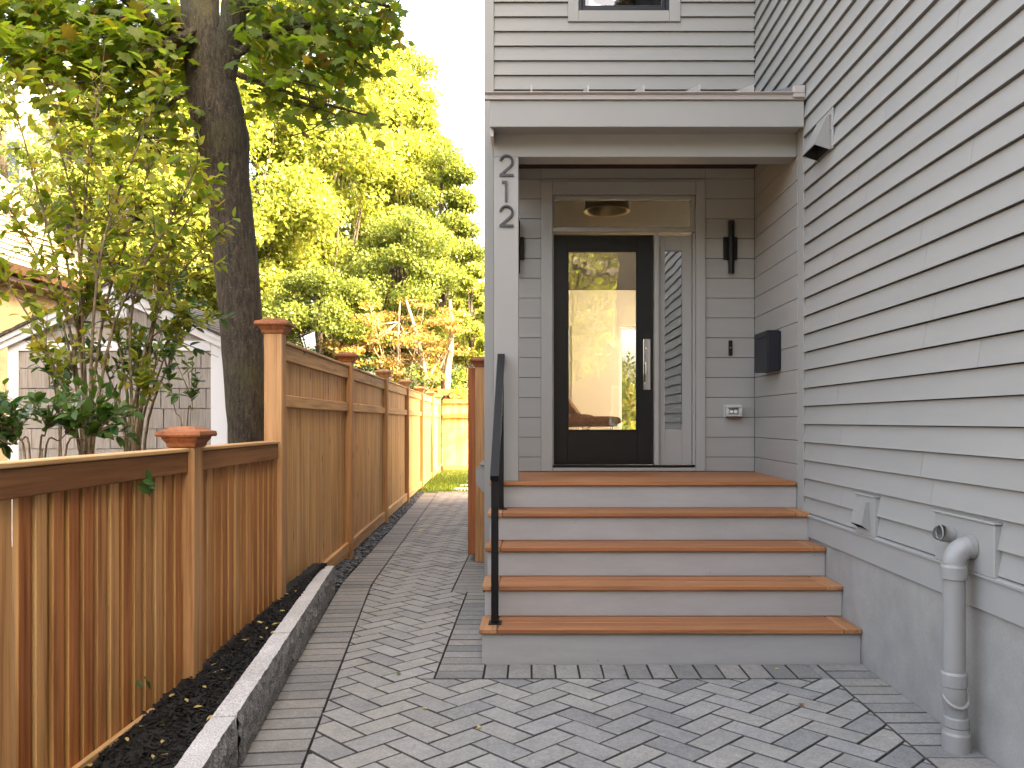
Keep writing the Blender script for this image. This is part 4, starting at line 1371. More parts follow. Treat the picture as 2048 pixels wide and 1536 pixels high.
# open stub beside the elbow
MB().tube([(WX - .033, 3.79, .925), (WX - .06, 3.79, .925), (WX - .082, 3.785, .93), (WX - .1, 3.775, .938)], [.036] * 4, 24, caps=False).build('open_stub', M['pipe'], pp)
MB().tube([(WX - .034, 3.79, .925), (WX - .06, 3.79, .925), (WX - .082, 3.785, .93), (WX - .099, 3.7755, .9378)], [.031] * 4, 24, caps=False).build('stub_bore', M['pipe'], pp)
rim = []
for k in range(25):
    a = 2 * math.pi * k / 24
    rim.append(Vector((WX - .1, 3.775 + .0335 * math.cos(a), .938 + .0335 * math.sin(a))))
MB().tube(rim, .0035, 6, caps=False).build('stub_rim', M['pipe'], pp)

# ================================================================== INSIDE THE HALL
lp = empty('ceiling_lamp', (.76, 8.45, 3.58), 'round drum ceiling lamp seen through the transom window', 'lamp')
MB().lathe((.76, 8.45, 3.6), [(.235, .0), (.2, .2)], 36, caps=False).build('shade', M['lamp_metal'], lp)
MB().lathe((.76, 8.45, 3.6), [(.236, .004), (.238, -.008), (.225, -.012), (.205, -.004), (.2, .008)], 36, caps=False).build('rim', M['lamp_metal'], lp)
MB().lathe((.76, 8.45, 3.6), [(.003, .06), (.03, .065), (.05, .085), (.055, .11), (.05, .135), (.03, .155), (.003, .16)], 20, caps=False).build('bulb', M['lamp_glow'], lp)


def cushion(m, x0, x1, y0, y1, z0, z1, n=7):
    """soft pad: superellipsoid"""
    vs_, fs_ = [], []
    cx, cy, cz = (x0 + x1) / 2, (y0 + y1) / 2, (z0 + z1) / 2
    nu, nv = 24, 9
    def sp(v, e): return math.copysign(abs(v) ** e, v)
    for j in range(nv + 1):
        ph_ = -math.pi / 2 + math.pi * j / nv
        for i in range(nu):
            th = 2 * math.pi * i / nu
            vs_.append((cx + (x1 - x0) / 2 * sp(math.cos(ph_), .5) * sp(math.cos(th), .55), cy + (y1 - y0) / 2 * sp(math.cos(ph_), .5) * sp(math.sin(th), .55), cz + (z1 - z0) / 2 * sp(math.sin(ph_), .6)))
    for j in range(nv):
        for i in range(nu):
            k = (i + 1) % nu
            fs_.append((j * nu + i, j * nu + k, (j + 1) * nu + k, (j + 1) * nu + i))
    m.add(vs_, fs_, True)
    return m


ot = empty('ottoman', (.86, 10.5, 1.0), 'brown upholstered ottoman on thin metal legs behind the door glass', 'ottoman')
cushion(MB(), .60, 1.12, 10.25, 10.75, 1.395, 1.505).build('cushion', M['wool'], ot)
cushion(MB(), .64, 1.08, 10.29, 10.71, 1.37, 1.42).build('shell', M['wool'], ot)
for sx, sy in ((-1, -1), (1, -1), (1, 1), (-1, 1)):
    MB().tube([(.86 + sx * .14, 10.5 + sy * .14, 1.38), (.86 + sx * .2, 10.5 + sy * .2, 1.001)], .009, 8).build('leg', M['chrome'], ot)
lc = empty('lounge_chair', (.35, 11.2, 1.0), 'brown upholstered lounge chair behind the ottoman indoors', 'chair')
cushion(MB(), .12, .86, 10.9, 11.6, 1.36, 1.54).build('seat', M['wool'], lc)
bk = MB()
bk.add([(.15, 11.0, 1.4), (.67, 11.05, 1.45), (.72, 11.65, 1.5), (.05, 11.7, 1.4), (-.1, 11.1, 2.05), (.33, 11.15, 1.9), (.38, 11.75, 1.95), (-.15, 11.8, 2.05)],
       [(3, 2, 1, 0), (4, 5, 6, 7), (0, 1, 5, 4), (1, 2, 6, 5), (2, 3, 7, 6), (3, 0, 4, 7)], True)
bk.build('backrest', M['wool'], lc)
for sx, sy in ((-1, -1), (1, -1), (1, 1), (-1, 1)):
    MB().tube([(.46 + sx * .2, 11.25 + sy * .2, 1.38), (.46 + sx * .28, 11.25 + sy * .27, 1.001)], .009, 8).build('leg', M['chrome'], lc)

# ================================================================== SHED AND NEIGHBOURS
SHY = 9.5
def sx_(x): return (x - 1065) / FPX * SHY
def sz_(y): return CAMZ + (841 - y) / FPX * SHY
shed = empty('garden_shed', (-4.8, SHY, 0), 'small shingled shed with white trim and gable roof behind the shrubs', 'shed')
A0, A1 = sx_(20), sx_(446)
AC = (A0 + A1) / 2
ZE = sz_(678); PEAK = ZE + (A1 - AC) * .47
MB().extr([(A0 + .01, 0), (A1 - .01, 0), (A1 - .01, ZE), (AC, PEAK - .02), (A0 + .01, ZE)], 'y', SHY + .012, SHY + 2.4).build('wall', M['shingle'], shed)
ex = .232
zr = 0.2
row = 0
while zr < PEAK - .12:
    x = A0 + .1 - (row % 2) * .13
    while x < A1 - .1:
        w = random.choice([.15, .2, .24, .28, .3, .33])
        xa, xb = max(x, A0 + .12), min(x + w, A1 - .12)
        x += w + .009
        zt = zr + ex
        if xb - xa < .05: continue
        if zr > ZE - .16:
            lim = PEAK - .1 - max(abs(xa - AC), abs(xb - AC)) * .47
            zt = min(zt, lim)
            if zt - zr < .06: continue
        elif zt > sz_(702): zt = min(zt, sz_(702))
        if zt - zr < .03: continue
        MB().box(xa, xb, SHY - random.uniform(.012, .024), SHY + .01, zr + random.uniform(-.003, .003), zt - .009).build('shingle', M['shingle'], shed)
    zr += ex; row += 1
    if abs(zr - sz_(702)) < ex * .3: pass
MB().cbox(A0 - .01, A0 + .115, SHY - .03, SHY + .02, 0, ZE + .02, .003).build('corner_board', M['white'], shed)
MB().cbox(A1 - .13, A1 + .06, SHY - .03, SHY + .02, 0, ZE + .02, .003).build('corner_board', M['white'], shed)
MB().cbox(A0 + .117, A1 - .132, SHY - .034, SHY + .005, sz_(702), sz_(682), .003).build('frieze_board', M['white'], shed)
for sgn in (-1, 1):
    xe = A1 if sgn > 0 else A0
    xo = xe + sgn * .1
    zo = ZE - .1 * .47 + .02
    zp = PEAK + .04
    MB().extr([(AC, zp - .15), (xo, zo - .12), (xo, zo), (AC, zp)] if sgn > 0 else [(xo, zo - .12), (AC, zp - .15), (AC, zp), (xo, zo)], 'y', SHY - .09, SHY - .055).build('rake_board', M['white'], shed)
    MB().extr([(AC, zp - .08), (xo, zo - .05), (xo, zo + .004), (AC, zp + .004)] if sgn > 0 else [(xo, zo - .05), (AC, zp - .08), (AC, zp + .004), (xo, zo + .004)], 'y', SHY - .12, SHY - .091).build('rake_trim', M['white'], shed)
    rf = MB().extr([(AC, zp + .006), (xo + sgn * .05, zo - .018), (xo + sgn * .05, zo + .006), (AC, zp + .03)] if sgn > 0 else [(xo + sgn * .05, zo - .018), (AC, zp + .006), (AC, zp + .03), (xo + sgn * .05, zo + .006)], 'y', SHY - .15, SHY + 2.6).build('roof', M['roof'], shed)
    nC = 9
    for q in range(nC):
        t0, t1 = q / nC, (q + 1) / nC
        xa, za = xo + sgn * .05 + (AC - xo - sgn * .05) * t0, zo + .006 + (zp + .024 - zo) * t0
        xb, zb2 = xo + sgn * .05 + (AC - xo - sgn * .05) * t1, zo + .006 + (zp + .024 - zo) * t1
        pr_ = [(xa, za), (xa, za + .014), (xb, zb2 + .004), (xb, zb2)]
        if sgn > 0: pr_ = pr_[::-1]
        MB().extr(pr_, 'y', SHY - .155, SHY + 2.6).build('shingle_course', M['roof'], rf)
MB().cbox(AC - .13, AC + .13, SHY - .03, SHY - .005, ZE + .2, ZE + .5, .003).build('gable_vent', M['white'], shed)
for q in range(5):
    MB().cbox(AC - .11, AC + .11, SHY - .045, SHY - .031, ZE + .22 + q * .052, ZE + .24 + q * .052, .002).build('louvre', M['white'], shed)

nb_ = empty('neighbour_house', (-11.5, 13, 0), 'tan neighbouring house with a steep sunlit shingle roof', 'house')
EX, EZ, NY0, NY1, SLP = -9.0, 4.15, 6.0, 17.4, 1.1
RX = -12.5
MB().box(-15.5, EX - .35, NY0 + .3, NY1 - .3, 0, EZ).extr([(-15.5, EZ + .001), (EX - .35, EZ + .001), (RX, EZ + (EX - .35 - RX) * SLP)], 'y', NY0 + .3, NY1 - .3).build('wall', M['stucco'], nb_)
rp = MB().extr([(EX, EZ - .1), (EX, EZ), (RX, EZ + (EX - RX) * SLP), (RX, EZ + (EX - RX) * SLP - .12)][::-1], 'y', NY0, NY1).build('roof', M['roof_tan'], nb_)
MB().extr([(RX - 3.5, EZ - .1), (RX, EZ + 3.5 * SLP - .12), (RX, EZ + 3.5 * SLP), (RX - 3.5, EZ)][::-1], 'y', NY0, NY1).build('roof', M['roof_tan'], nb_)
nC = 26
for q in range(nC):
    t0, t1 = q / nC, (q + 1) / nC
    xa, za = EX + (RX - EX) * t0 + .02, EZ + (EX - RX) * SLP * t0
    xb, zb2 = EX + (RX - EX) * t1 + .02, EZ + (EX - RX) * SLP * t1
    MB().extr([(xa, za), (xa + .025, za + .018), (xb, zb2 + .004), (xb - .01, zb2)], 'y', NY0 - .02, NY1 + .02).build('shingle_course', M['roof_tan'], rp)
MB().extr([(EX - .02, EZ - .02), (EX - .02, EZ - .16), (EX + .1, EZ - .16), (EX + .13, EZ - .02)], 'y', NY0, NY1).build('gutter', M['gutter'], nb_)
MB().box(EX - .35, EX - .02, NY0 + .3, NY1 - .3, EZ - .28, EZ - .2).build('soffit', M['gutter'], nb_)
pbd = empty('pale_building', (-17, 27, 0), 'tall pale panelled building far behind the neighbouring roof', 'building')
MB().box(-24, -14.2, 26, 34, 0, 12.5).build('wall', M['pale'], pbd)
for k in range(18):
    MB().box(-23.9 + k * .55, -23.9 + k * .55 + .53, 25.96, 25.998, .1, 12.3).build('panel', M['pale'], pbd)
MB().tube([(-14.9, 25.85, 0), (-14.9, 25.85, 12.3)], .09, 12).build('downspout', M['white'], pbd)
MB().cbox(-14.65, -14.5, 25.88, 25.95, 0, 12.4, .01).build('corner_board', M['gutter'], pbd)
for zq in (5.6, 8.8):
    w2 = MB().cbox(-17, -16, 25.88, 25.95, zq, zq + 1.5, .01).build('window', M['white'], pbd)
    MB().box(-16.9, -16.1, 25.86, 25.875, zq + .1, zq + 1.4).build('pane', M['glass_dark'], w2)

oh = empty('opposite_house', (0, -20, 0), 'dark brick houses across the street mirrored in the glass', 'house')
MB().box(-34, 30, -26, -18, 0, 7.2).build('wall', M['brick_far'], oh)
MB().extr([(-26.5, 7.2), (-17.5, 7.2), (-22, 10.2)], 'x', -34.4, 30.4).build('roof', M['roof'], oh)
for k in range(16):
    for zq in (1.2, 4.4):
        w2 = MB().cbox(-32 + k * 3.9, -30.8 + k * 3.9, -17.99, -17.9, zq, zq + 1.7, .01).build('window', M['white'], oh)
        MB().box(-31.9 + k * 3.9, -30.9 + k * 3.9, -17.895, -17.88, zq + .1, zq + 1.6).build('pane', M['glass_dark'], w2)
# ================================================================== TREES
# ---- the near maple
TY = 7.6
tree = empty('maple_tree', (px(495, 1100, TY).x, TY, 0), 'large maple with dark trunk and overhanging leafy branches behind the fence', 'tree')
tp = [(500, 1160, .19), (496, 960, .17), (494, 880, .165), (488, 740, .185), (479, 600, .195), (467, 470, .195), (455, 360, .2), (444, 270, .232), (432, 215, .235), (418, 140, .21), (406, 65, .178), (399, 0, .168), (398, -120, .165), (408, -300, .16), (415, -520, .11), (425, -700, .05)]
# resample smoothly
def smooth(pts, m=4):
    pts = [np.array(p, float) for p in pts]
    out = []
    for i in range(len(pts) - 1):
        p0, p1, p2, p3 = pts[max(i - 1, 0)], pts[i], pts[i + 1], pts[min(i + 2, len(pts) - 1)]
        for k in range(m):
            t = k / m
            out.append(.5 * ((2 * p1) + (-p0 + p2) * t + (2 * p0 - 5 * p1 + 4 * p2 - p3) * t * t + (-p0 + 3 * p1 - 3 * p2 + p3) * t ** 3))
    out.append(pts[-1])
    return out
tps = smooth([(*px(a, b, TY), r) for a, b, r in tp])
for p in tps: p[3] *= random.uniform(.97, 1.03)
tk = MB().tube([p[:3] for p in tps], [p[3] for p in tps], 22)
trunk = tk.build('trunk', M['bark'], tree)
fk = smooth([(*px(430, 185, TY - .02), .16), (*px(450, 110, TY - .06), .135), (*px(465, 50, TY - .1), .115), (*px(474, -30, TY - .1), .105), (*px(540, -260, TY - .3), .09), (*px(600, -480, TY - .5), .05)])
MB().tube([p[:3] for p in fk], [p[3] for p in fk], 14).build('limb', M['bark'], tree)
def limb(pts, r0, r1, parent, m='bark', n=8, name='limb'):
    s_ = smooth([(*p, r0 + (r1 - r0) * i / (len(pts) - 1)) for i, p in enumerate(pts)], 4)
    return MB().tube([p[:3] for p in s_], [p[3] for p in s_], n).build(name, M[m], parent)
limbs = [
    ([px(392, 110, 7.5), px(340, 70, 7.3), px(250, 0, 7.0), px(150, -90, 6.6)], .055, .02),
    ([px(385, 90, 7.5), px(300, -20, 7.2), px(180, -60, 7.4), px(40, -40, 7.6)], .05, .015),
    ([px(470, 110, 7.5), px(560, 60, 7.5), px(640, 50, 7.4), px(700, 80, 7.2)], .04, .012),
    ([px(478, 150, 7.5), px(560, 180, 7.3), px(640, 205, 7.2), px(740, 232, 7.1)], .028, .008),
    ([px(485, 20, 7.5), px(600, -40, 7.4), px(700, -10, 7.2), px(800, 20, 7.1)], .045, .012),
    ([px(375, 180, 7.4), px(330, 215, 7.2), px(290, 250, 7.0), px(270, 300, 6.9)], .022, .008),
    ([px(388, 60, 7.4), px(280, 110, 6.9), px(180, 160, 6.7), px(80, 170, 6.5)], .03, .008),
]
for pts, r0, r1 in limbs: limb(pts, r0, r1, tree)
clumps = [  # px, py, depth, radius px x, radius px y, weight
    (50, 40, 7.0, 100, 60, 1), (170, 40, 7.2, 110, 60, 1), (290, 40, 7.4, 90, 60, 1), (340, 110, 7.4, 70, 60, .8), (100, 120, 6.8, 110, 45, .9), (230, 130, 7.0, 90, 45, .8),
    (300, 190, 7.0, 90, 40, .55), (120, 200, 6.6, 100, 35, .45), (200, 245, 6.8, 80, 28, .35), (330, 255, 7.0, 55, 45, .4), (300, 310, 6.9, 45, 22, .2), (40, 110, 6.6, 60, 40, .5), (260, 85, 6.8, 70, 40, .6),
    (530, 50, 7.8, 70, 50, .8), (620, 40, 7.6, 90, 50, 1), (720, 35, 7.4, 80, 45, .9), (545, 120, 7.5, 60, 40, .7), (640, 110, 7.4, 90, 35, .8), (735, 95, 7.2, 45, 28, .35),
    (560, 175, 7.3, 60, 28, .6), (630, 190, 7.2, 70, 24, .6), (700, 232, 7.1, 60, 14, .35), (585, 235, 7.2, 38, 20, .4), (660, 255, 7.15, 30, 12, .15), (690, 140, 7.2, 40, 22, .3), (790, 30, 7.1, 30, 24, .18),
    (510, 190, 7.6, 30, 40, .3)]
Ps = []
for a, b, dpt, ra_, rb_, wgt in clumps:
    n = int(225 * wgt * (ra_ / 90) * (rb_ / 45))
    c = px(a, b, dpt)
    k = dpt / FPX
    q = unit(rng.normal(0, 1, (n, 3))) * (rng.uniform(0, 1, (n, 1)) ** .45)
    # leaves lie in flat sprays
    q[:, 2] = np.round(q[:, 2] * 3.2 + rng.normal(0, .28, n)) / 3.2
    Ps.append(np.array(c) + q * np.array([ra_ * k * 1.02, .75, rb_ * k]))
n = 3200                               # the crown above the picture
q = unit(rng.normal(0, 1, (n, 3))) * (rng.uniform(.35, 1, (n, 1)) ** .5)
up_ = np.array([-2.7, 7.6, 8.6]) + q * np.array([4.6, 4.0, 3.0])
up_ = up_[up_[:, 2] > CAMZ + 900 / FPX * up_[:, 1]]
up_ = up_[(up_[:, 0] < -.75)]
Ps.append(up_)
P = np.concatenate(Ps); n = len(P)
tr_c = np.array([px(430, 100, TY)[0], TY, 0])
outw = P - tr_c; outw[:, 2] = 0; outw = unit(outw)
D = outw * .7 + rng.normal(0, .55, (n, 3)); D[:, 2] -= rng.uniform(.25, 1.1, n)
N = np.stack([rng.normal(0, .45, n), rng.normal(-.35, .45, n), np.ones(n)], 1)
leaf_obj('crown', LEAF_MAPLE, P, D, N, rng.uniform(.075, .145, n), M['leaf_maple'], tree)
tw = MB()
for a, b, dpt, ra_, rb_, wgt in clumps:
    for _ in range(int(5 * max(.6, wgt))):
        k = dpt / FPX
        c = np.array(px(a, b, dpt))
        p0 = c + rng.normal(0, .25, 3) * np.array([ra_ * k, .5, rb_ * k]) + np.array([0, 0, .12])
        p1 = p0 + np.array([rng.normal(0, .25), rng.normal(0, .2), rng.uniform(-.25, .05)])
        tw.tube([p0, (p0 + p1) / 2 + rng.normal(0, .03, 3), p1], [.008, .006, .003], 5)
tw.build('twigs', M['bark'], tree, kind='stuff')

# ---- shrubs behind the low fence
def shrub(name, label, stems, mleaf, lsize, ntw, nl, m='twig', Y0=5.3, tpl=LEAF_OVAL, start=.3, r0=.014):
    e = empty(name, (px(stems[0][0][0], 900, Y0).x, Y0, 0), label, 'shrub')
    LP, LD, LN = [], [], []
    for st_ in stems:
        pts = [px(a, b, Y0 + c) for a, b, c in st_]
        base = Vector((pts[0].x, pts[0].y, 0.05))
        pts = [base] + pts
        s_ = smooth([(*p, r0 * (1 - .75 * i / (len(pts) - 1))) for i, p in enumerate(pts)], 6)
        MB().tube([p[:3] for p in s_], [p[3] for p in s_], 7).build('stem', M[m], e)
        twb = MB()
        L = len(s_)
        for _ in range(ntw):
            i = int(L * random.uniform(start, .98)); i = min(max(i, 1), L - 2)
            p0 = s_[i][:3]; dr_ = s_[i + 1][:3] - s_[i - 1][:3]; dr_ = dr_ / np.linalg.norm(dr_)
            d = dr_ * .8 + rng.normal(0, .55, 3); d[2] += .25; d /= np.linalg.norm(d)
            ln_ = random.uniform(.12, .34)
            p1 = p0 + d * ln_ + np.array([0, 0, .02])
            twb.tube([p0, (p0 + p1) / 2, p1], [.0042, .003, .0015], 4)
            for q in range(nl):
                t = random.uniform(.25, 1.05)
                a = rng.normal(0, 1, 3); a -= d * a.dot(d); a /= np.linalg.norm(a)
                LP.append(p0 + (p1 - p0) * t); LD.append(d * .6 + a * .9 + np.array([0, 0, -.1])); LN.append(np.array([rng.normal(0, .35), rng.normal(-.25, .35), 1.0]))
        for q in range(nl * 2):             # along the upper stem itself
            i = int(L * random.uniform(max(.55, start), .995)); i = min(max(i, 1), L - 2)
            d = s_[i + 1][:3] - s_[i - 1][:3]; d /= np.linalg.norm(d)
            a = rng.normal(0, 1, 3); a -= d * a.dot(d); a /= np.linalg.norm(a)
            LP.append(s_[i][:3]); LD.append(d * .6 + a * .8); LN.append(np.array([rng.normal(0, .35), rng.normal(-.25, .35), 1.0]))
        twb.build('twigs', M[m], e, kind='stuff')
    leaf_obj('foliage', tpl, LP, LD, LN, rng.uniform(.7, 1.25, len(LP)) * lsize, M[mleaf], e)
    return e

shrub('tall_shrub', 'tall leggy shrub with yellow green leaves against the shed', [
    [(165, 905, 0), (138, 650, .1), (62, 330, .1), (20, 190, 0)], [(175, 905, .1), (165, 650, .2), (150, 430, .3), (108, 250, .3)],
    [(180, 905, 0), (190, 600, -.1), (232, 400, -.1), (335, 165, 0)], [(170, 905, .2), (160, 600, .3), (175, 350, .3), (202, 170, .3)],
    [(185, 905, 0), (232, 640, .1), (330, 460, 0), (400, 320, 0)], [(160, 905, 0), (92, 700, -.1), (12, 560, -.1)], [(170, 905, .1), (112, 600, 0), (20, 420, 0)],
    [(178, 905, .2), (140, 560, .3), (100, 400, .4), (60, 440, .4)], [(176, 905, .1), (210, 620, .3), (270, 430, .4), (300, 330, .4)], [(170, 905, 0), (150, 700, .2), (200, 500, .3), (250, 470, .3)]],
    'leaf_shrub', .077, 20, 7, start=.48)
shrub('slender_shrub', 'slender shrub reaching across the maple trunk', [
    [(266, 900, .2), (262, 640, .2), (300, 500, .2), (380, 420, .1)], [(270, 900, .3), (290, 700, .3), (352, 560, .3), (450, 455, .2)], [(262, 900, .2), (240, 700, .3), (200, 600, .3)],
    [(275, 900, .3), (310, 640, .4), (340, 500, .4), (420, 380, .4)], [(268, 900, .2), (300, 760, .3), (355, 640, .4)]],
    'leaf_shrub', .08, 18, 7, start=.42)
shrub('dark_shrub', 'dark green leafy shrub in front of the shed wall', [
    [(120, 880, .6), (110, 780, .6), (100, 740, .6)], [(260, 880, .6), (275, 760, .7), (255, 660, .7)], [(280, 880, .7), (320, 740, .7), (355, 640, .7)], [(250, 880, .6), (220, 760, .7), (190, 700, .7)], [(290, 880, .6), (350, 700, .6), (380, 640, .6)],
    [(255, 880, .7), (240, 780, .8), (300, 690, .8)], [(120, 880, .7), (130, 800, .7), (140, 720, .7)]],
    'leaf_green', .08, 8, 6, start=.65)
shrub('leafy_seedling', 'low plant with rounded green leaves at the left above the low fence', [
    [(60, 915, -.5), (40, 880, -.5), (25, 860, -.5)], [(80, 915, -.4), (90, 870, -.4), (100, 840, -.4)], [(50, 915, -.5), (20, 890, -.5), (0, 880, -.5)], [(90, 915, -.3), (120, 880, -.3), (150, 850, -.3)], [(130, 915, -.3), (170, 880, -.3), (200, 860, -.3)]],
    'leaf_green', .085, 12, 6, start=.72, r0=.008)
shrub('thin_seedling', 'thin seedling rising behind the low fence post', [[(365, 880, .2), (350, 820, .2), (335, 740, .2)], [(375, 850, .2), (385, 820, .2), (382, 790, .2)]], 'leaf_green', .075, 6, 5, start=.8, r0=.007)
# stray leaves poking through the low fence
for i, (a, b, lab) in enumerate(((270, 960, 'green leaf sprig poking through the low fence below its rail'), (262, 1355, 'green leaf poking out low between the fence boards'))):
    c = Vector((FX + .03, 1648 * (-FX) / (1065 - a), 0)); c.z = CAMZ - (b - 841) * c.y / FPX
    n = 7 if i == 0 else 3
    LP = np.array(c) + rng.normal(0, .025, (n, 3)) * np.array([.5, 1, 1.2]); LD = np.stack([rng.uniform(.1, .6, n), rng.normal(0, .5, n), rng.normal(-.5, .4, n)], 1)
    o = leaf_obj('leaf_sprig', LEAF_OVAL, LP, LD, np.stack([np.ones(n), rng.normal(-.5, .3, n), rng.normal(.5, .3, n)], 1), rng.uniform(.05, .08, n), M['leaf_green'], None)
    tag(o, lab, 'leaf sprig')

# ---- background trees
def bgtree(name, label, x, Y, z0, z1, rx, ry, n, mleaf, lsize, trunk_r=.2, m='bark', tpl=LEAF_CARD, nclump=40, flatten=.6, lean=0.0, cs=1.0, shell=.5, group=None):
    rng = np.random.default_rng(int(abs(x * 131 + Y * 977 + z1 * 57)) + 11)
    random.seed(int(abs(x * 77 + Y * 13)))
    cs *= 1.12
    e = empty(name, (x, Y, 0), label, 'tree', group)
    zc_, rz_ = (z0 + z1) / 2, (z1 - z0) / 2
    pts = [(x, Y, 0, trunk_r), (x + .1 + lean * .3, Y, z0 * .6, trunk_r * .85), (x - .05 + lean * .6, Y, zc_, trunk_r * .6), (x + lean, Y, z1 - rz_ * .3, trunk_r * .15)]
    s_ = smooth(pts, 5)
    MB().tube([p[:3] for p in s_], [p[3] for p in s_], 10).build('trunk', M[m], e)
    d = unit(rng.normal(0, 1, (nclump, 3)))
    rr = rng.uniform(shell, 1.0, (nclump, 1)) ** .6
    C = np.array([x + lean * .5, Y, zc_]) + d * rr * np.array([rx, ry, rz_]) * .86
    lb = MB()
    for c in C[::2]:
        t0 = s_[min(len(s_) - 2, max(2, int(len(s_) * random.uniform(.35, .8))))]
        p0 = t0[:3]
        midp = (p0 + c) / 2 + np.array([0, 0, -.1 * np.linalg.norm(c - p0)])
        lb.tube([p0, midp, c], [trunk_r * .28, trunk_r * .16, .015], 5)
    lb.build('branches', M[m], e, kind='stuff')
    n = int(n * 1.95); lsize *= .8
    wt = rng.uniform(.5, 1.5, nclump); wt /= wt.sum()
    idx = rng.choice(nclump, n, p=wt)
    rcl = cs * min(rx, ry, rz_) * rng.uniform(.22, .42, nclump)
    q = unit(rng.normal(0, 1, (n, 3))) * (rng.uniform(0, 1, (n, 1)) ** .42)
    q[:, 2] *= flatten
    P = C[idx] + q * rcl[idx][:, None]
    D = rng.normal(0, 1, (n, 3)); D[:, 2] -= .3
    N = rng.normal(0, .6, (n, 3)) + np.array([0, 0, .8]) + q * .4
    leaf_obj('crown', tpl, P, D, N, rng.uniform(.7, 1.3, n) * lsize, M[mleaf], e)
    return e

def bx_(p, Y): return (p - 1065) / FPX * Y
def bz_(y, Y): return CAMZ + (841 - y) / FPX * Y
bgtree('background_tree', 'tall yellow green tree filling the middle of the picture', bx_(640, 31), 31, 5.0, bz_(-160, 31), 3.6, 3.6, 30000, 'leaf_yellow', .19, .3, nclump=85)
bgtree('background_tree', 'bright yellow green tree right behind the maple trunk', bx_(470, 28), 28, 3.0, bz_(-60, 28), 3.4, 3.2, 24000, 'leaf_yellow', .19, .28, nclump=70)
bgtree('background_tree', 'yellow green tree seen through the tall leggy shrub', bx_(300, 27), 27, 3.5, bz_(20, 27), 2.9, 3.0, 20000, 'leaf_yellow', .19, .25, nclump=60)
bgtree('background_tree', 'yellow tree with a rounded top against the open sky', bx_(790, 34), 34, 5.5, bz_(20, 34), 2.1, 2.6, 19000, 'leaf_yellow', .18, .25, nclump=60)
bgtree('background_tree', 'narrow tree just left of the house corner, top below the sky', bx_(885, 33), 33, 3.5, bz_(225, 33), 1.6, 2.0, 15000, 'leaf_mid', .16, .2, nclump=50)
bgtree('background_tree', 'mid green tree with fine leaves behind the orange maple', bx_(800, 28), 28, 3.0, bz_(400, 28), 2.2, 2.0, 17000, 'leaf_mid', .13, .18, nclump=55)
bgtree('background_tree', 'soft green tree between the tall fence and the yellow trees', bx_(640, 26), 26, 2.2, bz_(520, 26), 2.2, 1.8, 12000, 'leaf_mid', .13, .16, nclump=45)
bgtree('background_tree', 'pale yellow tree touching the house corner', bx_(945, 27), 27, 1.6, bz_(510, 27), .8, 1.2, 8000, 'leaf_yellow', .14, .12, nclump=30)
bgtree('background_tree', 'far tree at the upper left edge of the picture', bx_(10, 22), 22, 5.0, bz_(120, 22), 1.4, 1.6, 4500, 'leaf_mid', .12, .18, nclump=30, cs=1.2)
bgtree('background_tree', 'distant tree crown behind the left shrubs above the shed', bx_(170, 33), 33, 4.0, bz_(60, 33), 2.6, 2.4, 13000, 'leaf_yellow', .19, .25, nclump=50)
bgtree('background_tree', 'farthest tree showing between the yellow crowns', bx_(720, 40), 40, 4.0, bz_(230, 40), 3.4, 3.0, 12000, 'leaf_mid', .24, .25, nclump=60)
bgtree('background_tree', 'far tree low behind the orange maple and house corner', bx_(900, 38), 38, 2.0, bz_(430, 38), 2.4, 2.5, 9000, 'leaf_yellow', .22, .2, nclump=50)
bgtree('background_tree', 'far tree behind the maple trunk and shed roof', bx_(480, 36), 36, 2.0, bz_(350, 36), 4.0, 3.0, 12000, 'leaf_yellow', .24, .25, nclump=60)
bgtree('background_tree', 'leafy tree filling the slope of the sky edge left of the house', bx_(845, 36), 36, 4.0, bz_(185, 36), 2.1, 2.4, 15000, 'leaf_yellow', .19, .22, nclump=60)
ot_ = bgtree('orange_maple', 'orange leaved Japanese style maple with pale trunk behind the back fence', bx_(800, 25.8), 25.8, 1.9, bz_(565, 25.8), 2.4, 1.5, 4200, 'leaf_orange', .10, .10, 'bark2', LEAF_STAR, nclump=75, flatten=.28, cs=.85, shell=.2)
limb([Vector((bx_(850, 25.6), 25.6, 0)), px(850, 770, 25.6), px(838, 690, 25.6), px(812, 600, 25.6)], .12, .04, ot_, 'bark2')
limb([Vector((bx_(900, 25.7), 25.7, 0)), px(893, 770, 25.7), px(902, 690, 25.7), px(900, 600, 25.7)], .16, .05, ot_, 'bark2')
limb([px(855, 765, 25.6), px(868, 735, 25.6), px(885, 715, 25.6)], .05, .02, ot_, 'bark2')
def hedge(name, label, x, Y, z1, rx, n, mleaf, lsize):
    e = empty(name, (x, Y, 0), label, 'shrub')
    d = unit(rng.normal(0, 1, (n, 3))) * rng.uniform(.55, 1, (n, 1))
    d[:, 2] = np.abs(d[:, 2])
    P = np.array([x, Y, 0.1]) + d * np.array([rx, .8, z1])
    P += .12 * np.sin(P[:, [1, 2, 0]] * 5)
    D = rng.normal(0, 1, (n, 3)); D[:, 2] += .2
    leaf_obj('foliage', LEAF_CARD, P, D, rng.normal(0, .6, (n, 3)) + d, rng.uniform(.7, 1.3, n) * lsize, M[mleaf], e)
    MB().tube([(x, Y, 0), (x, Y, z1 * .6)], [.05, .02], 6).build('stem', M['twig'], e)
hedge('garden_shrub', 'dark green shrub behind the second tall fence post', bx_(735, 25), 25, 3.4, .9, 2600, 'leaf_dark', .14)
hedge('garden_shrub', 'dark narrow evergreen in the gap beside the gate post', bx_(912, 25.9), 25.9, 3.2, .5, 1800, 'leaf_dark', .12)
hedge('garden_shrub', 'low yellow green shrub above the back fence', bx_(925, 24.3), 24.3, 2.5, .8, 1800, 'leaf_yellow', .13)
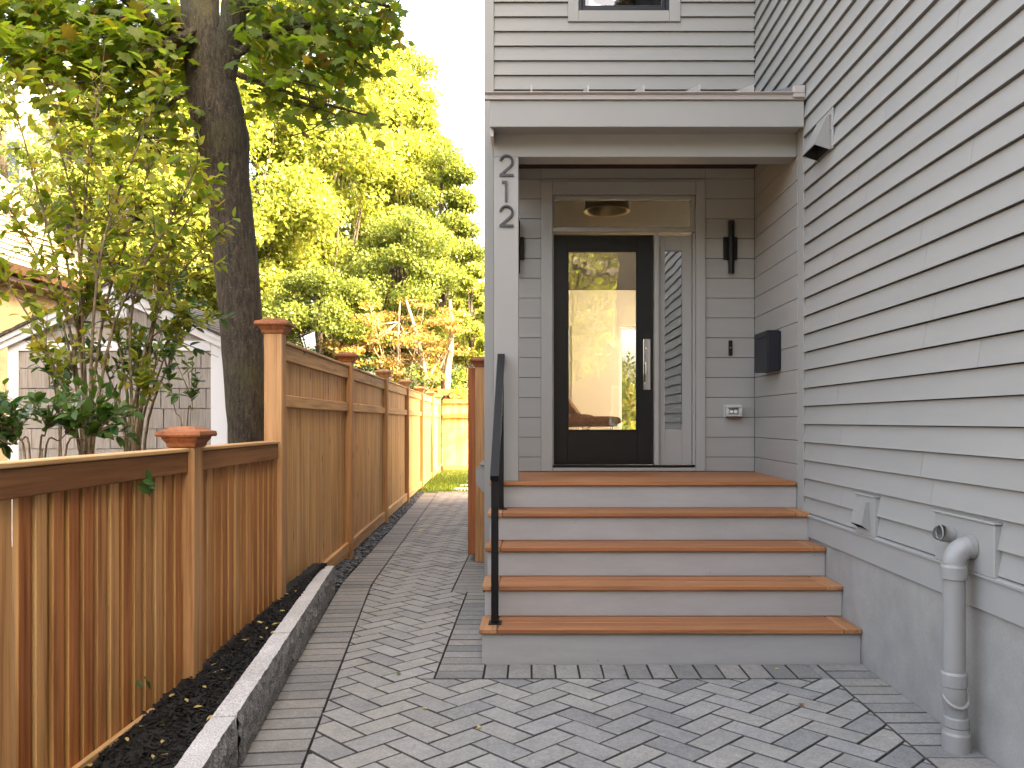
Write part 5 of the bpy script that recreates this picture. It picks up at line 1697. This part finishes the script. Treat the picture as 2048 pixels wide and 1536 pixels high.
hedge('garden_shrub', 'green shrub behind the fence below the orange leaves', bx_(830, 25), 25, 3.0, 1.2, 2600, 'leaf_dark', .14)
hedge('garden_shrub', 'green bush behind the first tall fence post', bx_(620, 22), 22, 3.0, 1.4, 4000, 'leaf_mid', .12)
hedge('garden_shrub', 'sunlit bush outside the garden window seen through the door', 2.05, 18.2, 3.0, .55, 2600, 'leaf_yellow', .11)
hedge('garden_shrub', 'sunlit bush at the left edge of the door glass', .75, 19.0, 3.0, .7, 2600, 'leaf_yellow', .11)
bgtree('shade_tree', 'airy unseen tree added behind the house to throw leaf shade on the far fence', 4.6, 17.6, 3.2, 8.6, 2.6, 2.6, 3000, 'leaf_mid', .27, .14, nclump=55)  # hidden tree, added to dapple the far fence with leaf shadows
# street trees behind the viewer, reflected in the door glass
bgtree('street_tree', 'sunlit street tree mirrored in the front door glass', .6, -13, 2.5, 9.5, 3.2, 2.5, 9000, 'leaf_yellow', .17, .2, nclump=60)

# ================================================================== FALLEN LEAVES
def leafmesh(name, tpl, size, m):
    me = bpy.data.meshes.new(name)
    me.from_pydata([tuple(v * size) for v in tpl[0]], [], tpl[1]); me.materials.append(m); me.update()
    return me
fy = [leafmesh('fallen_leaf', LEAF_OVAL, s, M['fallen_y']) for s in (.03, .036, .042)]
for _ in range(46):
    Y = 2.75 + 3.2 * random.random() ** 2.0
    x = random.uniform(-1.72, kerb_x(Y) - .12)
    o = put('fallen_leaf', random.choice(fy), None, (x, Y, mulch_z(Y) + .022), random.uniform(0, 6.28), random.uniform(-.4, .4), random.uniform(-.4, .4))
    tag(o, 'tiny yellow leaf fallen on the black mulch', 'leaf', 'yellow leaves on the mulch')
def gpt(a, b): 
    Y = FPX * CAMZ / (b - 841); return ((a - 1065) / FPX * Y, Y, .006)
big = leafmesh('fallen_green_leaf', LEAF_MAPLE, .085, M['fallen_g'])
Y = 3.05
tag(put('fallen_leaf', big, None, (-1.44, Y, mulch_z(Y) + .03), 2.1, .15, .1), 'green maple leaf lying on the mulch near the kerb', 'leaf')
for a, b, s, mm, lab in ((1600, 1408, .05, 'fallen_r', 'curled reddish leaf on the pavers before the steps'), (957, 1459, .035, 'fallen_y', 'small yellow leaf on the pavers left of the steps'),
                         (800, 1352, .05, 'fallen_g', 'small green leaf sprig on the path pavers'), (1253, 1354, .03, 'fallen_g', 'tiny dark green leaf on the paver row before the steps'),
                         (611, 1298, .07, 'fallen_g', 'green leaf on the border pavers against the kerb'), (1549, 1339, .03, 'fallen_y', 'tiny pale leaf on the soldier row by the lowest step'),
                         (837, 1061, .08, 'fallen_y', 'pale leaf far up the narrow path'), (855, 1420, .035, 'fallen_y', 'pale round leaf on the pavers near the path mouth'),
                         (530, 1435, .05, 'fallen_y', 'yellow leaf tucked at the foot of the kerb')):
    o = put('fallen_leaf', leafmesh('fallen_leaf', LEAF_OVAL if s < .06 else LEAF_MAPLE, s, M[mm]), None, gpt(a, b), random.uniform(0, 6.28), .12, .1)
    tag(o, lab, 'leaf')
